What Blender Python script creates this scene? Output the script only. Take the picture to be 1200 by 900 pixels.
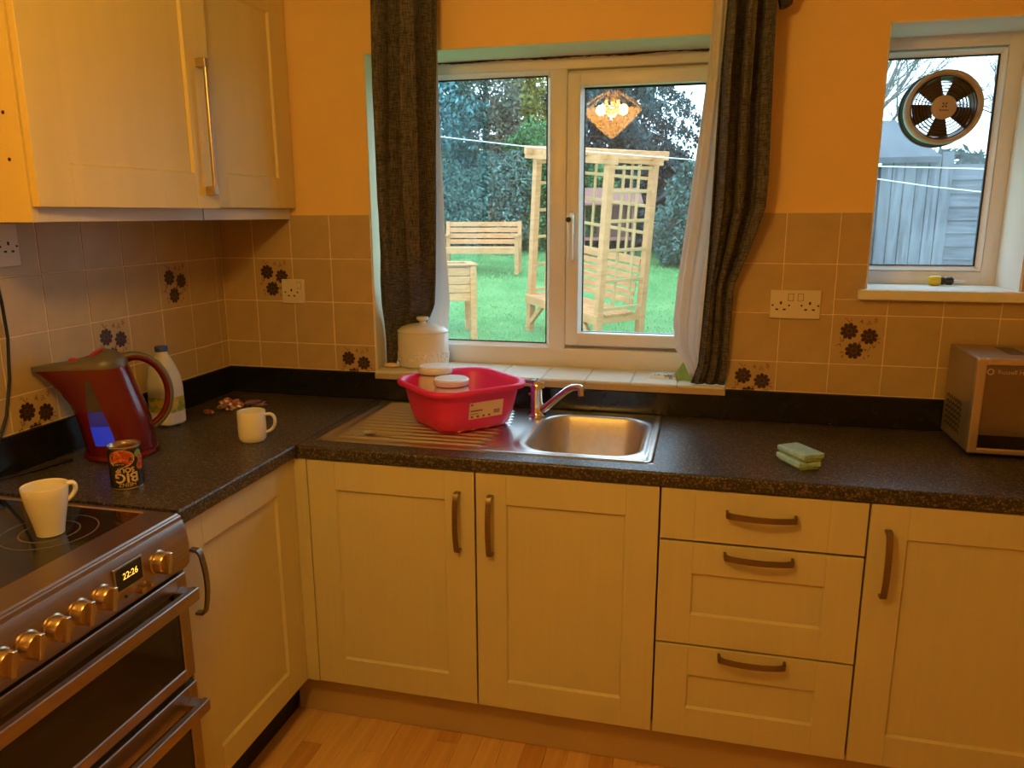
import bpy, bmesh, math, random
import numpy as np
from mathutils import Vector, Matrix

for o in list(bpy.data.objects): bpy.data.objects.remove(o)
SC = bpy.context.scene
COL = SC.collection
R = math.radians
rnd = random.Random(7)

# ---------------------------------------------------------------- camera
YAW, PITCH, ROLL = -0.2438, -0.2172, -0.0041
cam_d = bpy.data.cameras.new('camera'); cam = bpy.data.objects.new('camera', cam_d); COL.objects.link(cam)
_f = Vector((math.sin(YAW)*math.cos(PITCH), math.cos(YAW)*math.cos(PITCH), math.sin(PITCH)))
_r = Vector((math.cos(YAW), -math.sin(YAW), 0)); _u = _r.cross(_f)
_r2 = _r*math.cos(ROLL)+_u*math.sin(ROLL); _u2 = -_r*math.sin(ROLL)+_u*math.cos(ROLL)
_m = Matrix((_r2, _u2, -_f)).transposed().to_4x4(); _m.translation = Vector((1.7177, -2.4982, 1.5515))
cam.matrix_world = _m
cam_d.sensor_width = 36; cam_d.lens = 897.8/1200*36; cam_d.clip_start = .05; cam_d.clip_end = 200
SC.camera = cam

# ---------------------------------------------------------------- sky and exposure
SC.view_settings.view_transform = 'Standard'; SC.view_settings.look = 'None'
SC.view_settings.gamma = 1; SC.view_settings.use_curve_mapping = False
SC.view_settings.exposure = 0.0
w = bpy.data.worlds.new('overcast_sky'); SC.world = w; w.use_nodes = True
bg = w.node_tree.nodes['Background']
bg.inputs[0].default_value = (.54, .79, 1.0, 1); bg.inputs[1].default_value = 4.7
LAMP_W = 50.0; LAMP_COL = (1.0, .60, .11)

# ---------------------------------------------------------------- helpers
_boxcache = {}
def _bevbox(sx, sy, sz, b):
    k = (round(sx, 5), round(sy, 5), round(sz, 5), round(b, 5))
    if k not in _boxcache:
        bm = bmesh.new(); bmesh.ops.create_cube(bm, size=1)
        bmesh.ops.scale(bm, vec=(sx, sy, sz), verts=bm.verts)
        if b > 0: bmesh.ops.bevel(bm, geom=bm.edges[:], offset=b, segments=1 if b < .004 else 2, affect='EDGES', profile=.5)
        bm.verts.index_update()
        _boxcache[k] = ([v.co.copy() for v in bm.verts], [[v.index for v in f.verts] for f in bm.faces]); bm.free()
    return _boxcache[k]

class MB:
    def __init__(s): s.v = []; s.f = []
    def add(s, vs, fs):
        n = len(s.v); s.v += [Vector(q) for q in vs]; s.f += [[i+n for i in f] for f in fs]; return s
    def box(s, x0, x1, y0, y1, z0, z1, b=0):
        x0, x1 = min(x0, x1), max(x0, x1); y0, y1 = min(y0, y1), max(y0, y1); z0, z1 = min(z0, z1), max(z0, z1)
        b = min(b, .45*min(x1-x0, y1-y0, z1-z0))
        vs, fs = _bevbox(x1-x0, y1-y0, z1-z0, b); c = Vector(((x0+x1)/2, (y0+y1)/2, (z0+z1)/2))
        return s.add([q+c for q in vs], fs)
    def obox(s, c, ax, ay, az, hx, hy, hz, b=0):
        vs, fs = _bevbox(2*hx, 2*hy, 2*hz, b); c = Vector(c)
        return s.add([c+Vector(ax)*q.x+Vector(ay)*q.y+Vector(az)*q.z for q in vs], fs)
    def beam(s, p0, p1, wd, th, up=(0, 0, 1), b=0):
        p0, p1 = Vector(p0), Vector(p1); d = (p1-p0); L = d.length; d.normalize(); up = Vector(up)
        sd = d.cross(up)
        if sd.length < 1e-4: sd = d.cross(Vector((1, 0, 0)))
        sd.normalize(); u2 = sd.cross(d).normalized()
        return s.obox((p0+p1)/2, d, sd, u2, L/2, wd/2, th/2, b)
    def cyl(s, p0, p1, r0, r1=None, n=20, caps=True):
        return s.tube([p0, p1], [r0, r0 if r1 is None else r1], n, caps)
    def tube(s, path, r, n=10, caps=True):
        path = [Vector(q) for q in path]; m = len(path); rs = r if isinstance(r, (list, tuple)) else [r]*m
        vs = []; fs = []; prev = None
        for i, q in enumerate(path):
            t = (path[min(i+1, m-1)]-path[max(i-1, 0)]).normalized()
            if prev is None:
                a = t.cross(Vector((0, 0, 1)))
                if a.length < 1e-3: a = t.cross(Vector((1, 0, 0)))
            else: a = prev-t*prev.dot(t)
            a.normalize(); prev = a; b = t.cross(a)
            for k in range(n):
                an = 2*math.pi*k/n; vs.append(q+(a*math.cos(an)+b*math.sin(an))*rs[i])
        for i in range(m-1):
            for k in range(n):
                k2 = (k+1) % n; fs.append([i*n+k, i*n+k2, (i+1)*n+k2, (i+1)*n+k])
        if caps: fs.append(list(range(n))[::-1]); fs.append([(m-1)*n+k for k in range(n)])
        return s.add(vs, fs)
    def lathe(s, prof, c=(0, 0, 0), n=40, ax=None, closed=False):
        """prof: (r, h) pairs; ax: (a, b, h) axis vectors"""
        A, B, H = [Vector(q) for q in (ax or ((1, 0, 0), (0, 1, 0), (0, 0, 1)))]; c = Vector(c)
        vs = []; fs = []; m = len(prof)
        for (r, h) in prof:
            for k in range(n):
                an = 2*math.pi*k/n; vs.append(c+A*(r*math.cos(an))+B*(r*math.sin(an))+H*h)
        rng = range(m) if closed else range(m-1)
        for i in rng:
            j = (i+1) % m
            for k in range(n):
                k2 = (k+1) % n; fs.append([i*n+k, i*n+k2, j*n+k2, j*n+k])
        if not closed:
            if prof[0][0] > 1e-6: fs.append(list(range(n))[::-1])
            if prof[-1][0] > 1e-6: fs.append([(m-1)*n+k for k in range(n)])
        return s.add(vs, fs)
    def loft(s, rings, caps=True, closed=False):
        n = len(rings[0]); m = len(rings); fs = []
        for i in range(m if closed else m-1):
            j = (i+1) % m
            for k in range(n):
                k2 = (k+1) % n; fs.append([i*n+k, i*n+k2, j*n+k2, j*n+k])
        if caps and not closed: fs.append(list(range(n))[::-1]); fs.append([(m-1)*n+k for k in range(n)])
        return s.add([q for r in rings for q in r], fs)
    def grid(s, fn, nu, nv):
        vs = [fn(i/nu, j/nv) for j in range(nv+1) for i in range(nu+1)]; n = nu+1
        return s.add(vs, [[j*n+i, j*n+i+1, (j+1)*n+i+1, (j+1)*n+i] for j in range(nv) for i in range(nu)])
    def prism(s, poly, fn, h0, h1):
        """poly: 2d outline, fn(u, v, h) -> point"""
        n = len(poly); vs = [fn(u, v, h0) for u, v in poly]+[fn(u, v, h1) for u, v in poly]
        return s.add(vs, [list(range(n))[::-1], [n+k for k in range(n)]]+[[k, (k+1) % n, n+(k+1) % n, n+k] for k in range(n)])
    def map(s, fn): s.v = [Vector(fn(q)) for q in s.v]; return s
    def mesh(s, name, off=None, recalc=True, smooth=None):
        me = bpy.data.meshes.new(name)
        off = Vector(off) if off is not None else Vector()
        me.from_pydata([tuple(q-off) for q in s.v], [], s.f)
        if recalc:
            bm = bmesh.new(); bm.from_mesh(me); bmesh.ops.remove_doubles(bm, verts=bm.verts, dist=1e-6)
            bmesh.ops.recalc_face_normals(bm, faces=bm.faces); bm.to_mesh(me); bm.free()
        if smooth:
            me.polygons.foreach_set('use_smooth', [True]*len(me.polygons))
            if smooth < 179: me.set_sharp_from_angle(angle=R(smooth))
        me.update(); return me
    def build(s, name, m, parent=None, loc=None, world=False, recalc=True, smooth=None):
        """loc: origin of a parentless object whose vertices are given in world space.
        world: vertices are world space and the parent Empty is unrotated."""
        off = None
        if parent is not None and world: off = origin_of(parent)
        if parent is None and loc is not None: off = Vector(loc)
        me = s.mesh(name, off, recalc, smooth)
        if m is not None: me.materials.append(m)
        o = bpy.data.objects.new(name, me); COL.objects.link(o)
        if parent is not None: o.parent = parent
        elif loc is not None: o.location = loc
        return o

def origin_of(o):
    q = Vector(o.location)
    while o.parent: o = o.parent; q += Vector(o.location)
    return q
def tag(o, label=None, cat=None, group=None, kind=None):
    if label: o['label'] = label
    if cat: o['category'] = cat
    if group: o['group'] = group
    if kind: o['kind'] = kind
    return o
def thing(name, label, cat, loc=(0, 0, 0), rotz=0, group=None):
    o = bpy.data.objects.new(name, None); COL.objects.link(o); o.empty_display_size = .05
    o.location = loc; o.rotation_euler = (0, 0, rotz); return tag(o, label, cat, group)
def struct(o, label=None): o['kind'] = 'structure'; return tag(o, label)
def sm(a, b, x):
    t = max(0, min(1, (x-a)/(b-a))); return t*t*(3-2*t)
def interp(keys, t):
    """piecewise smooth interpolation of tuples (t, a, b, ...)"""
    if t <= keys[0][0]: return keys[0][1:]
    for k0, k1 in zip(keys, keys[1:]):
        if t <= k1[0]:
            f = (t-k0[0])/(k1[0]-k0[0]); return tuple(a+(b-a)*f for a, b in zip(k0[1:], k1[1:]))
    return keys[-1][1:]
def text2d(body, size, depth=0):
    cu = bpy.data.curves.new('t', 'FONT'); cu.body = body; cu.size = size; cu.align_x = 'CENTER'; cu.align_y = 'CENTER'
    cu.resolution_u = 3; o = bpy.data.objects.new('t', cu); COL.objects.link(o)
    dg = bpy.context.evaluated_depsgraph_get(); me = bpy.data.meshes.new_from_object(o.evaluated_get(dg))
    vs = [v.co.copy() for v in me.vertices]; fs = [list(q.vertices) for q in me.polygons]
    bpy.data.objects.remove(o); bpy.data.curves.remove(cu); bpy.data.meshes.remove(me)
    return vs, fs

# ---------------------------------------------------------------- materials
def hexlin(h):
    f = lambda c: c/12.92 if c <= .04045 else ((c+.055)/1.055)**2.4
    return tuple(f(int(h[i:i+2], 16)/255) for i in (0, 2, 4))
def mat(name, col, rough=.5, metal=0, var=.06, scale=6, bump=0, bscale=60, stretch=(1, 1, 1), spec=None, coat=0,
        isl=0, col2=None, emit=None, estr=0, trans=0, subs=0, detail=4, contrast=None):
    m = bpy.data.materials.new(name); m.use_nodes = True; nt = m.node_tree; N = nt.nodes; L = nt.links
    b = N['Principled BSDF']
    b.inputs['Roughness'].default_value = rough; b.inputs['Metallic'].default_value = metal
    if spec is not None: b.inputs['Specular IOR Level'].default_value = spec
    if coat: b.inputs['Coat Weight'].default_value = coat; b.inputs['Coat Roughness'].default_value = .08
    if trans: b.inputs['Transmission Weight'].default_value = trans
    tc = N.new('ShaderNodeTexCoord'); mp = N.new('ShaderNodeMapping'); mp.inputs['Scale'].default_value = stretch
    L.new(tc.outputs['Object'], mp.inputs[0])
    nz = N.new('ShaderNodeTexNoise'); nz.inputs['Scale'].default_value = scale; nz.inputs['Detail'].default_value = detail
    L.new(mp.outputs[0], nz.inputs['Vector'])
    ra = N.new('ShaderNodeValToRGB'); e = ra.color_ramp.elements
    c1 = col; c2 = col2 or tuple(min(1, c*(1+var)) for c in col)
    if not col2: c1 = tuple(c*(1-var) for c in col)
    lo, hi = contrast or (.3, .7)
    e[0].position = lo; e[0].color = (*c1, 1); e[1].position = hi; e[1].color = (*c2, 1)
    L.new(nz.outputs[0], ra.inputs[0]); out = ra.outputs[0]
    if isl:
        g = N.new('ShaderNodeNewGeometry'); hv = N.new('ShaderNodeHueSaturation')
        mr = N.new('ShaderNodeMapRange'); mr.inputs[3].default_value = 1-isl; mr.inputs[4].default_value = 1+isl
        L.new(g.outputs['Random Per Island'], mr.inputs[0]); L.new(mr.outputs[0], hv.inputs['Value']); L.new(out, hv.inputs['Color']); out = hv.outputs[0]
    L.new(out, b.inputs['Base Color'])
    if emit: b.inputs['Emission Color'].default_value = (*emit, 1); b.inputs['Emission Strength'].default_value = estr
    if bump:
        n2 = N.new('ShaderNodeTexNoise'); n2.inputs['Scale'].default_value = bscale; L.new(mp.outputs[0], n2.inputs['Vector'])
        bp = N.new('ShaderNodeBump'); bp.inputs['Strength'].default_value = bump; bp.inputs['Distance'].default_value = .002
        L.new(n2.outputs[0], bp.inputs['Height']); L.new(bp.outputs[0], b.inputs['Normal'])
    return m
def leafmat(name, c1, c2, scale=.8):
    m = mat(name, c1, .6, col2=c2, scale=scale, isl=.45, spec=.3)
    return m
def glassmat(name, haze=0, hscale=3):
    m = bpy.data.materials.new(name); m.use_nodes = True; nt = m.node_tree; N = nt.nodes; L = nt.links
    N.remove(N['Principled BSDF']); out = N['Material Output']
    tr = N.new('ShaderNodeBsdfTransparent'); tr.inputs[0].default_value = (.97, .985, .98, 1)
    gl = N.new('ShaderNodeBsdfGlossy'); gl.inputs['Roughness'].default_value = 0
    lw = N.new('ShaderNodeLayerWeight'); lw.inputs[0].default_value = .5
    pw_ = N.new('ShaderNodeMath'); pw_.operation = 'POWER'; pw_.inputs[1].default_value = 5; L.new(lw.outputs['Facing'], pw_.inputs[0])
    fr = N.new('ShaderNodeMath'); fr.operation = 'MULTIPLY_ADD'; fr.inputs[1].default_value = .9; fr.inputs[2].default_value = .055; L.new(pw_.outputs[0], fr.inputs[0])
    mx = N.new('ShaderNodeMixShader'); L.new(fr.outputs[0], mx.inputs[0]); L.new(tr.outputs[0], mx.inputs[1]); L.new(gl.outputs[0], mx.inputs[2])
    last = mx
    if haze:
        tl = N.new('ShaderNodeBsdfTranslucent'); tl.inputs[0].default_value = (.9, .95, 1, 1)
        tc = N.new('ShaderNodeTexCoord'); nz = N.new('ShaderNodeTexNoise'); nz.inputs['Scale'].default_value = hscale; nz.inputs['Detail'].default_value = 8
        L.new(tc.outputs['Object'], nz.inputs['Vector'])
        mr = N.new('ShaderNodeMapRange'); mr.inputs[1].default_value = .35; mr.inputs[2].default_value = .7
        mr.inputs[3].default_value = haze*.4; mr.inputs[4].default_value = haze*1.6; L.new(nz.outputs[0], mr.inputs[0])
        m2 = N.new('ShaderNodeMixShader'); L.new(mr.outputs[0], m2.inputs[0]); L.new(mx.outputs[0], m2.inputs[1]); L.new(tl.outputs[0], m2.inputs[2]); last = m2
    L.new(last.outputs[0], out.inputs[0]); return m
def worktop_mat():
    m = bpy.data.materials.new('speckled_laminate'); m.use_nodes = True; nt = m.node_tree; N = nt.nodes; L = nt.links
    b = N['Principled BSDF']; b.inputs['Roughness'].default_value = .38
    tc = N.new('ShaderNodeTexCoord')
    n1 = N.new('ShaderNodeTexNoise'); n1.inputs['Scale'].default_value = 190; n1.inputs['Detail'].default_value = 2; n1.inputs['Roughness'].default_value = .6
    L.new(tc.outputs['Object'], n1.inputs['Vector'])
    ra = N.new('ShaderNodeValToRGB'); e = ra.color_ramp.elements
    e[0].position = .38; e[0].color = (.016, .014, .013, 1); e[1].position = .72; e[1].color = (.26, .21, .16, 1)
    q = ra.color_ramp.elements.new(.53); q.color = (.045, .037, .032, 1)
    L.new(n1.outputs[0], ra.inputs[0]); L.new(ra.outputs[0], b.inputs['Base Color'])
    bp = N.new('ShaderNodeBump'); bp.inputs['Strength'].default_value = .12; bp.inputs['Distance'].default_value = .0006
    L.new(n1.outputs[0], bp.inputs['Height']); L.new(bp.outputs[0], b.inputs['Normal']); return m
def fabric_mat(name, c1, c2, sheen=.2):
    m = bpy.data.materials.new(name); m.use_nodes = True; nt = m.node_tree; N = nt.nodes; L = nt.links
    b = N['Principled BSDF']; b.inputs['Roughness'].default_value = .95; b.inputs['Specular IOR Level'].default_value = .1
    tc = N.new('ShaderNodeTexCoord'); mixes = []
    for st in ((300, 300, 30), (40, 40, 420)):
        mp = N.new('ShaderNodeMapping'); mp.inputs['Scale'].default_value = st; L.new(tc.outputs['Object'], mp.inputs[0])
        nz = N.new('ShaderNodeTexNoise'); nz.inputs['Scale'].default_value = 1.0; nz.inputs['Detail'].default_value = 2; L.new(mp.outputs[0], nz.inputs['Vector']); mixes.append(nz)
    ad = N.new('ShaderNodeMath'); ad.operation = 'ADD'; L.new(mixes[0].outputs[0], ad.inputs[0]); L.new(mixes[1].outputs[0], ad.inputs[1])
    ra = N.new('ShaderNodeValToRGB'); e = ra.color_ramp.elements; e[0].position = .75/2; e[0].color = (*c1, 1); e[1].position = 1.25/2; e[1].color = (*c2, 1)
    hf = N.new('ShaderNodeMath'); hf.operation = 'MULTIPLY'; hf.inputs[1].default_value = .5; L.new(ad.outputs[0], hf.inputs[0])
    L.new(hf.outputs[0], ra.inputs[0]); L.new(ra.outputs[0], b.inputs['Base Color']); return m

M = {}
M['paint'] = mat('ochre_wall_paint', (.90, .62, .25), .85, var=.04, scale=2, bump=.15, bscale=90)
M['reveal'] = mat('white_reveal_paint', (.70, .66, .46), .8, var=.05, scale=5)
M['ceil'] = mat('white_ceiling_paint', (.8, .78, .72), .9, var=.02)
M['tile'] = mat('beige_tile_glaze', (.52, .38, .20), .32, var=.07, scale=14, bump=.06, bscale=120)
M['grout'] = mat('cream_grout', (.86, .72, .50), .9, var=.08, scale=30)
M['print'] = mat('brown_flower_print', (.050, .022, .024), .4, var=.2, scale=60)
M['print2'] = mat('faint_leaf_print', (.26, .12, .08), .45, var=.2, scale=60)
M['silltile'] = mat('cream_sill_tile', (.74, .70, .60), .3, var=.05, scale=10)
M['upvc'] = mat('white_window_plastic', (.80, .77, .72), .35, var=.02)
M['rubber'] = mat('black_rubber', (.02, .02, .02), .6)
M['mould'] = mat('black_mould', (.10, .06, .03), .95, var=.6, scale=40)
M['glass'] = glassmat('window_glass', .010, 2.2)
M['glass2'] = glassmat('misted_window_glass', .05, 7)
M['worktop'] = worktop_mat()
M['upstand'] = mat('black_upstand_gloss', (.012, .012, .013), .22, var=.3, scale=30)
M['cream'] = mat('cream_door_finish', (.62, .57, .38), .42, var=.02, scale=3, bump=.05, bscale=40, stretch=(30, 30, 1))
M['plinth'] = mat('beige_plinth_board', (.50, .38, .23), .5, var=.04)
M['carcass'] = mat('cream_carcass_board', (.66, .56, .40), .5, var=.03)
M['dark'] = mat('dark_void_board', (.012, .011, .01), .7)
M['maple'] = mat('pale_maple_foil', (.76, .60, .24), .45, var=.05, scale=2.2, stretch=(6, 6, .5), detail=6)
M['rail'] = mat('white_light_rail', (.70, .64, .56), .5, var=.03)
M['handle'] = mat('brushed_pewter', (.26, .21, .16), .38, 1, var=.12, scale=20, stretch=(1, 1, 30))
M['bar'] = mat('brushed_nickel', (.52, .43, .33), .32, 1, var=.1, scale=20)
M['steel'] = mat('brushed_steel', (.55, .50, .46), .30, 1, var=.06, scale=8, stretch=(1, 40, 40))
M['cooksteel'] = mat('cooker_brushed_steel', (.40, .33, .29), .36, 1, var=.08, scale=6, stretch=(60, 1, 60))
M['sink'] = mat('sink_steel', (.66, .63, .60), .29, 1, var=.05, scale=30)
M['bowl'] = mat('sink_bowl_satin', (.60, .56, .52), .44, 1, var=.06, scale=60)
M['chrome'] = mat('polished_chrome', (.78, .77, .76), .07, 1, var=.01)
M['hob'] = mat('black_ceramic_glass', (.012, .012, .013), .06, var=.2, spec=.5)
M['ring'] = mat('grey_ring_print', (.13, .12, .11), .2)
M['ovenglass'] = mat('smoked_oven_glass', (.012, .010, .009), .07, var=.2)
M['knob'] = mat('satin_knob_metal', (.52, .40, .26), .28, 1, var=.05)
M['black'] = mat('black_plastic', (.015, .015, .016), .4)
M['cable'] = mat('black_cable', (.012, .012, .012), .45)
M['digits'] = mat('amber_display', (.3, .1, .01), .5, emit=(1.0, .45, .05), estr=2.6)
M['red'] = mat('dark_red_plastic', (.125, .005, .008), .22, var=.05, coat=.3)
M['kgrey'] = mat('grey_kettle_plastic', (.13, .115, .10), .35, var=.05)
M['kred2'] = mat('bright_red_button', (.42, .02, .03), .35)
M['kwin'] = mat('dark_water_gauge', (.07, .055, .06), .15)
M['kblue'] = mat('blue_lit_water_gauge', (.02, .05, .5), .2, emit=(.03, .06, 1.0), estr=.30)
M['kblue2'] = mat('dim_blue_water_gauge', (.03, .04, .22), .2, emit=(.03, .05, 1.0), estr=.07)
M['pink'] = mat('cerise_plastic', (.80, .032, .20), .38, var=.04, subs=.1)
M['white_cer'] = mat('white_glazed_ceramic', (.80, .76, .70), .18, var=.02)
M['jar'] = mat('cream_stoneware', (.74, .68, .58), .3, var=.04)
M['jarline'] = mat('brown_glaze_line', (.30, .16, .08), .4)
M['milk'] = mat('milky_plastic', (.62, .60, .58), .4, var=.03)
M['milkfill'] = mat('milk_white', (.82, .78, .70), .4, var=.02)
M['bluecap'] = mat('blue_cap_plastic', (.03, .06, .32), .4)
M['milklabel'] = mat('yellow_milk_label', (.62, .46, .05), .5, col2=(.20, .28, .05), scale=45, contrast=(.45, .6))
M['tin'] = mat('tin_metal', (.62, .56, .48), .25, 1, var=.05)
M['labelblack'] = mat('black_label', (.02, .018, .014), .35)
M['labelred'] = mat('red_soup_picture', (.42, .05, .02), .4, col2=(.65, .22, .05), scale=110, contrast=(.45, .62))
M['labeltext'] = mat('cream_lettering', (.78, .56, .28), .5)
M['labelgreen'] = mat('green_label_leaf', (.22, .30, .06), .5, var=.3, scale=90)
M['sponge'] = mat('mint_sponge', (.36, .60, .62), .95, var=.12, scale=70, bump=.8, bscale=300)
M['spongeedge'] = mat('olive_sponge_core', (.34, .42, .16), .95, var=.25, scale=90, bump=.8, bscale=300)
M['socket'] = mat('cream_socket_plastic', (.74, .66, .52), .35, var=.02)
M['hole'] = mat('socket_hole', (.04, .015, .01), .8)
M['fabric'] = fabric_mat('charcoal_woven_curtain', (.035, .032, .031), (.17, .152, .14))
M['lining'] = mat('white_curtain_lining', (.80, .74, .68), .9, var=.04, scale=3)
_nt = M['lining'].node_tree; _tl = _nt.nodes.new('ShaderNodeBsdfTranslucent'); _tl.inputs[0].default_value = (.82, .80, .78, 1); _ms = _nt.nodes.new('ShaderNodeMixShader'); _ms.inputs[0].default_value = .4
_nt.links.new(_nt.nodes['Principled BSDF'].outputs[0], _ms.inputs[1]); _nt.links.new(_tl.outputs[0], _ms.inputs[2]); _nt.links.new(_ms.outputs[0], _nt.nodes['Material Output'].inputs[0])
M['floorA'] = mat('laminate_honey', (.56, .31, .11), .35, col2=(.70, .42, .17), scale=3, stretch=(14, 1, 1), detail=6)
M['floorB'] = mat('laminate_amber', (.48, .24, .08), .35, col2=(.62, .34, .12), scale=3, stretch=(14, 1, 1), detail=6)
M['floorC'] = mat('laminate_pale', (.62, .37, .15), .35, col2=(.76, .48, .21), scale=3, stretch=(14, 1, 1), detail=6)
M['mwbody'] = mat('silver_painted_case', (.42, .36, .30), .35, .7, var=.05)
M['mwfront'] = mat('silver_door_frame', (.56, .48, .40), .3, .7, var=.04)
M['mwglass'] = mat('mirror_microwave_glass', (.20, .16, .13), .18, .6, var=.1, scale=4)
M['mwtext'] = mat('grey_lettering', (.45, .38, .32), .4)
M['wood'] = mat('new_pine', (.50, .22, .080), .6, col2=(.68, .35, .14), scale=4, stretch=(2, 2, 9), isl=.1)
M['woodgreen'] = mat('treated_pine', (.46, .27, .10), .65, col2=(.57, .37, .15), scale=5, isl=.1)
M['greywood'] = mat('weathered_grey_board', (.055, .06, .075), .85, col2=(.17, .18, .215), scale=3.0, stretch=(16, 16, 1.2), isl=.18, detail=7)
M['greywoodh'] = mat('weathered_grey_plank', (.045, .05, .065), .85, col2=(.15, .16, .195), scale=3.0, stretch=(1.2, 16, 16), isl=.18, detail=7)
M['felt'] = mat('grey_roof_felt', (.075, .083, .10), .9, var=.2, scale=9)
M['slate'] = mat('dark_roof_slate', (.05, .06, .075), .7, var=.25, scale=6)
M['redwood'] = mat('faded_red_timber', (.32, .14, .11), .8, var=.15, scale=5)
M['bark'] = mat('tree_bark', (.09, .07, .055), .9, var=.35, scale=12)
M['line'] = mat('white_line_cord', (.80, .84, .84), .6)
M['grass'] = mat('lawn_turf', (.055, .20, .045), .9, col2=(.16, .31, .10), scale=1.7, detail=8)
M['blade'] = mat('grass_blade', (.13, .40, .11), .7, col2=(.28, .54, .20), scale=1.5, isl=.15)
M['fanbeige'] = mat('aged_beige_plastic', (.50, .38, .25), .45, var=.05)
M['fandark'] = mat('brown_fan_plastic', (.075, .045, .028), .45)
M['fangreen'] = mat('green_fan_gasket', (.03, .16, .08), .5)
M['sdyellow'] = mat('yellow_handle_plastic', (.75, .55, .03), .35)
M['lampwood'] = mat('pine_lamp_slat', (.80, .56, .26), .55, var=.1, scale=8)
M['greentoy'] = mat('green_cloth', (.24, .40, .12), .9, var=.2, scale=40)
M['packet'] = mat('blue_white_packet', (.62, .70, .80), .35, col2=(.10, .18, .32), scale=55, contrast=(.52, .6))
M['foil1'] = mat('pink_foil_wrapper', (.45, .13, .12), .3, .5, col2=(.8, .6, .5), scale=60, contrast=(.45, .6))
M['foil2'] = mat('purple_foil_wrapper', (.10, .05, .16), .3, .5, col2=(.32, .2, .36), scale=60)
M['labelpaper'] = mat('peach_paper_label', (.80, .60, .44), .6, var=.03)
M['labelink'] = mat('label_ink', (.22, .06, .05), .6)
M['cutlery'] = mat('satin_cutlery_steel', (.75, .72, .68), .34, .9, var=.03)
M['soap'] = mat('cream_soap', (.76, .55, .36), .5, var=.05)

# ================================================================ room shell
XR, YF, ZC = 3.45, -3.9, 2.45
W1 = (.597, 1.805, 1.005, 2.072)     # main window opening
W2 = (2.192, 2.605, 1.318, 2.074)    # side window opening
TZ, TS = 1.555, .152                 # top of tiling, tile pitch

def wall_rects(x0, x1, z0, z1, holes):
    xs = sorted({x0, x1, *[h[0] for h in holes], *[h[1] for h in holes]}); zs = sorted({z0, z1, *[h[2] for h in holes], *[h[3] for h in holes]})
    out = []
    for a, b in zip(xs, xs[1:]):
        for c, d in zip(zs, zs[1:]):
            if not any(h[0] <= a and b <= h[1] and h[2] <= c and d <= h[3] for h in holes): out.append((a, b, c, d))
    return out
mb = MB()
for a, b, c, d in wall_rects(-.2, XR+.2, -.6, ZC+.1, [W1, W2]): mb.box(a, b, 0, .30, c, d)
wall_back = struct(mb.build('wall_back', M['paint']))
wall_left = struct(MB().box(-.2, 0, YF, 0, -.05, ZC).build('wall_left', M['paint']))
struct(MB().box(XR, XR+.2, YF, 0, -.05, ZC).build('wall_right', M['paint']))
struct(MB().box(-.2, XR+.2, YF-.2, YF, -.05, ZC).build('wall_front', M['paint']))
struct(MB().box(-.2, XR+.2, YF-.2, 0, ZC, ZC+.1).build('ceiling', M['ceil']))
floor = struct(MB().box(0, XR, YF, 0, -.05, -.008).build('floor', M['floorB']))

# floor planks: laminate strips laid towards the window
pw, pl = .066, .46
proto = {}
far = MB()
near = []
col_i = 0; x = .012
while x+pw < XR:
    y = -.02-rnd.random()*pl
    while y > YF+.02:
        y1 = max(y-pl, YF+.005)
        if y-y1 > .05:
            if .45 < x < 2.35 and y1 < -.5 and y > -2.1 and abs(y-y1-pl) < 1e-6: near.append((x, y))
            elif x > .5 or y1 < -1.7: far.box(x+.0004, x+pw-.0004, y1+.0006, y-.0006, -.008, 0)
        y -= pl
    x += pw; col_i += 1
for k in 'ABC':
    me = MB().box(.0004, pw-.0004, -pl+.0006, -.0006, -.008, 0, .0006).mesh('plank'); me.materials.append(M['floor'+k]); proto[k] = me
for i, (x, y) in enumerate(near):
    o = bpy.data.objects.new('plank', proto[rnd.choice('AABCC')]); COL.objects.link(o); o.parent = floor; o.location = (x, y, 0)
tag(far.build('plank', M['floorA'], floor), kind='stuff')

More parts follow.
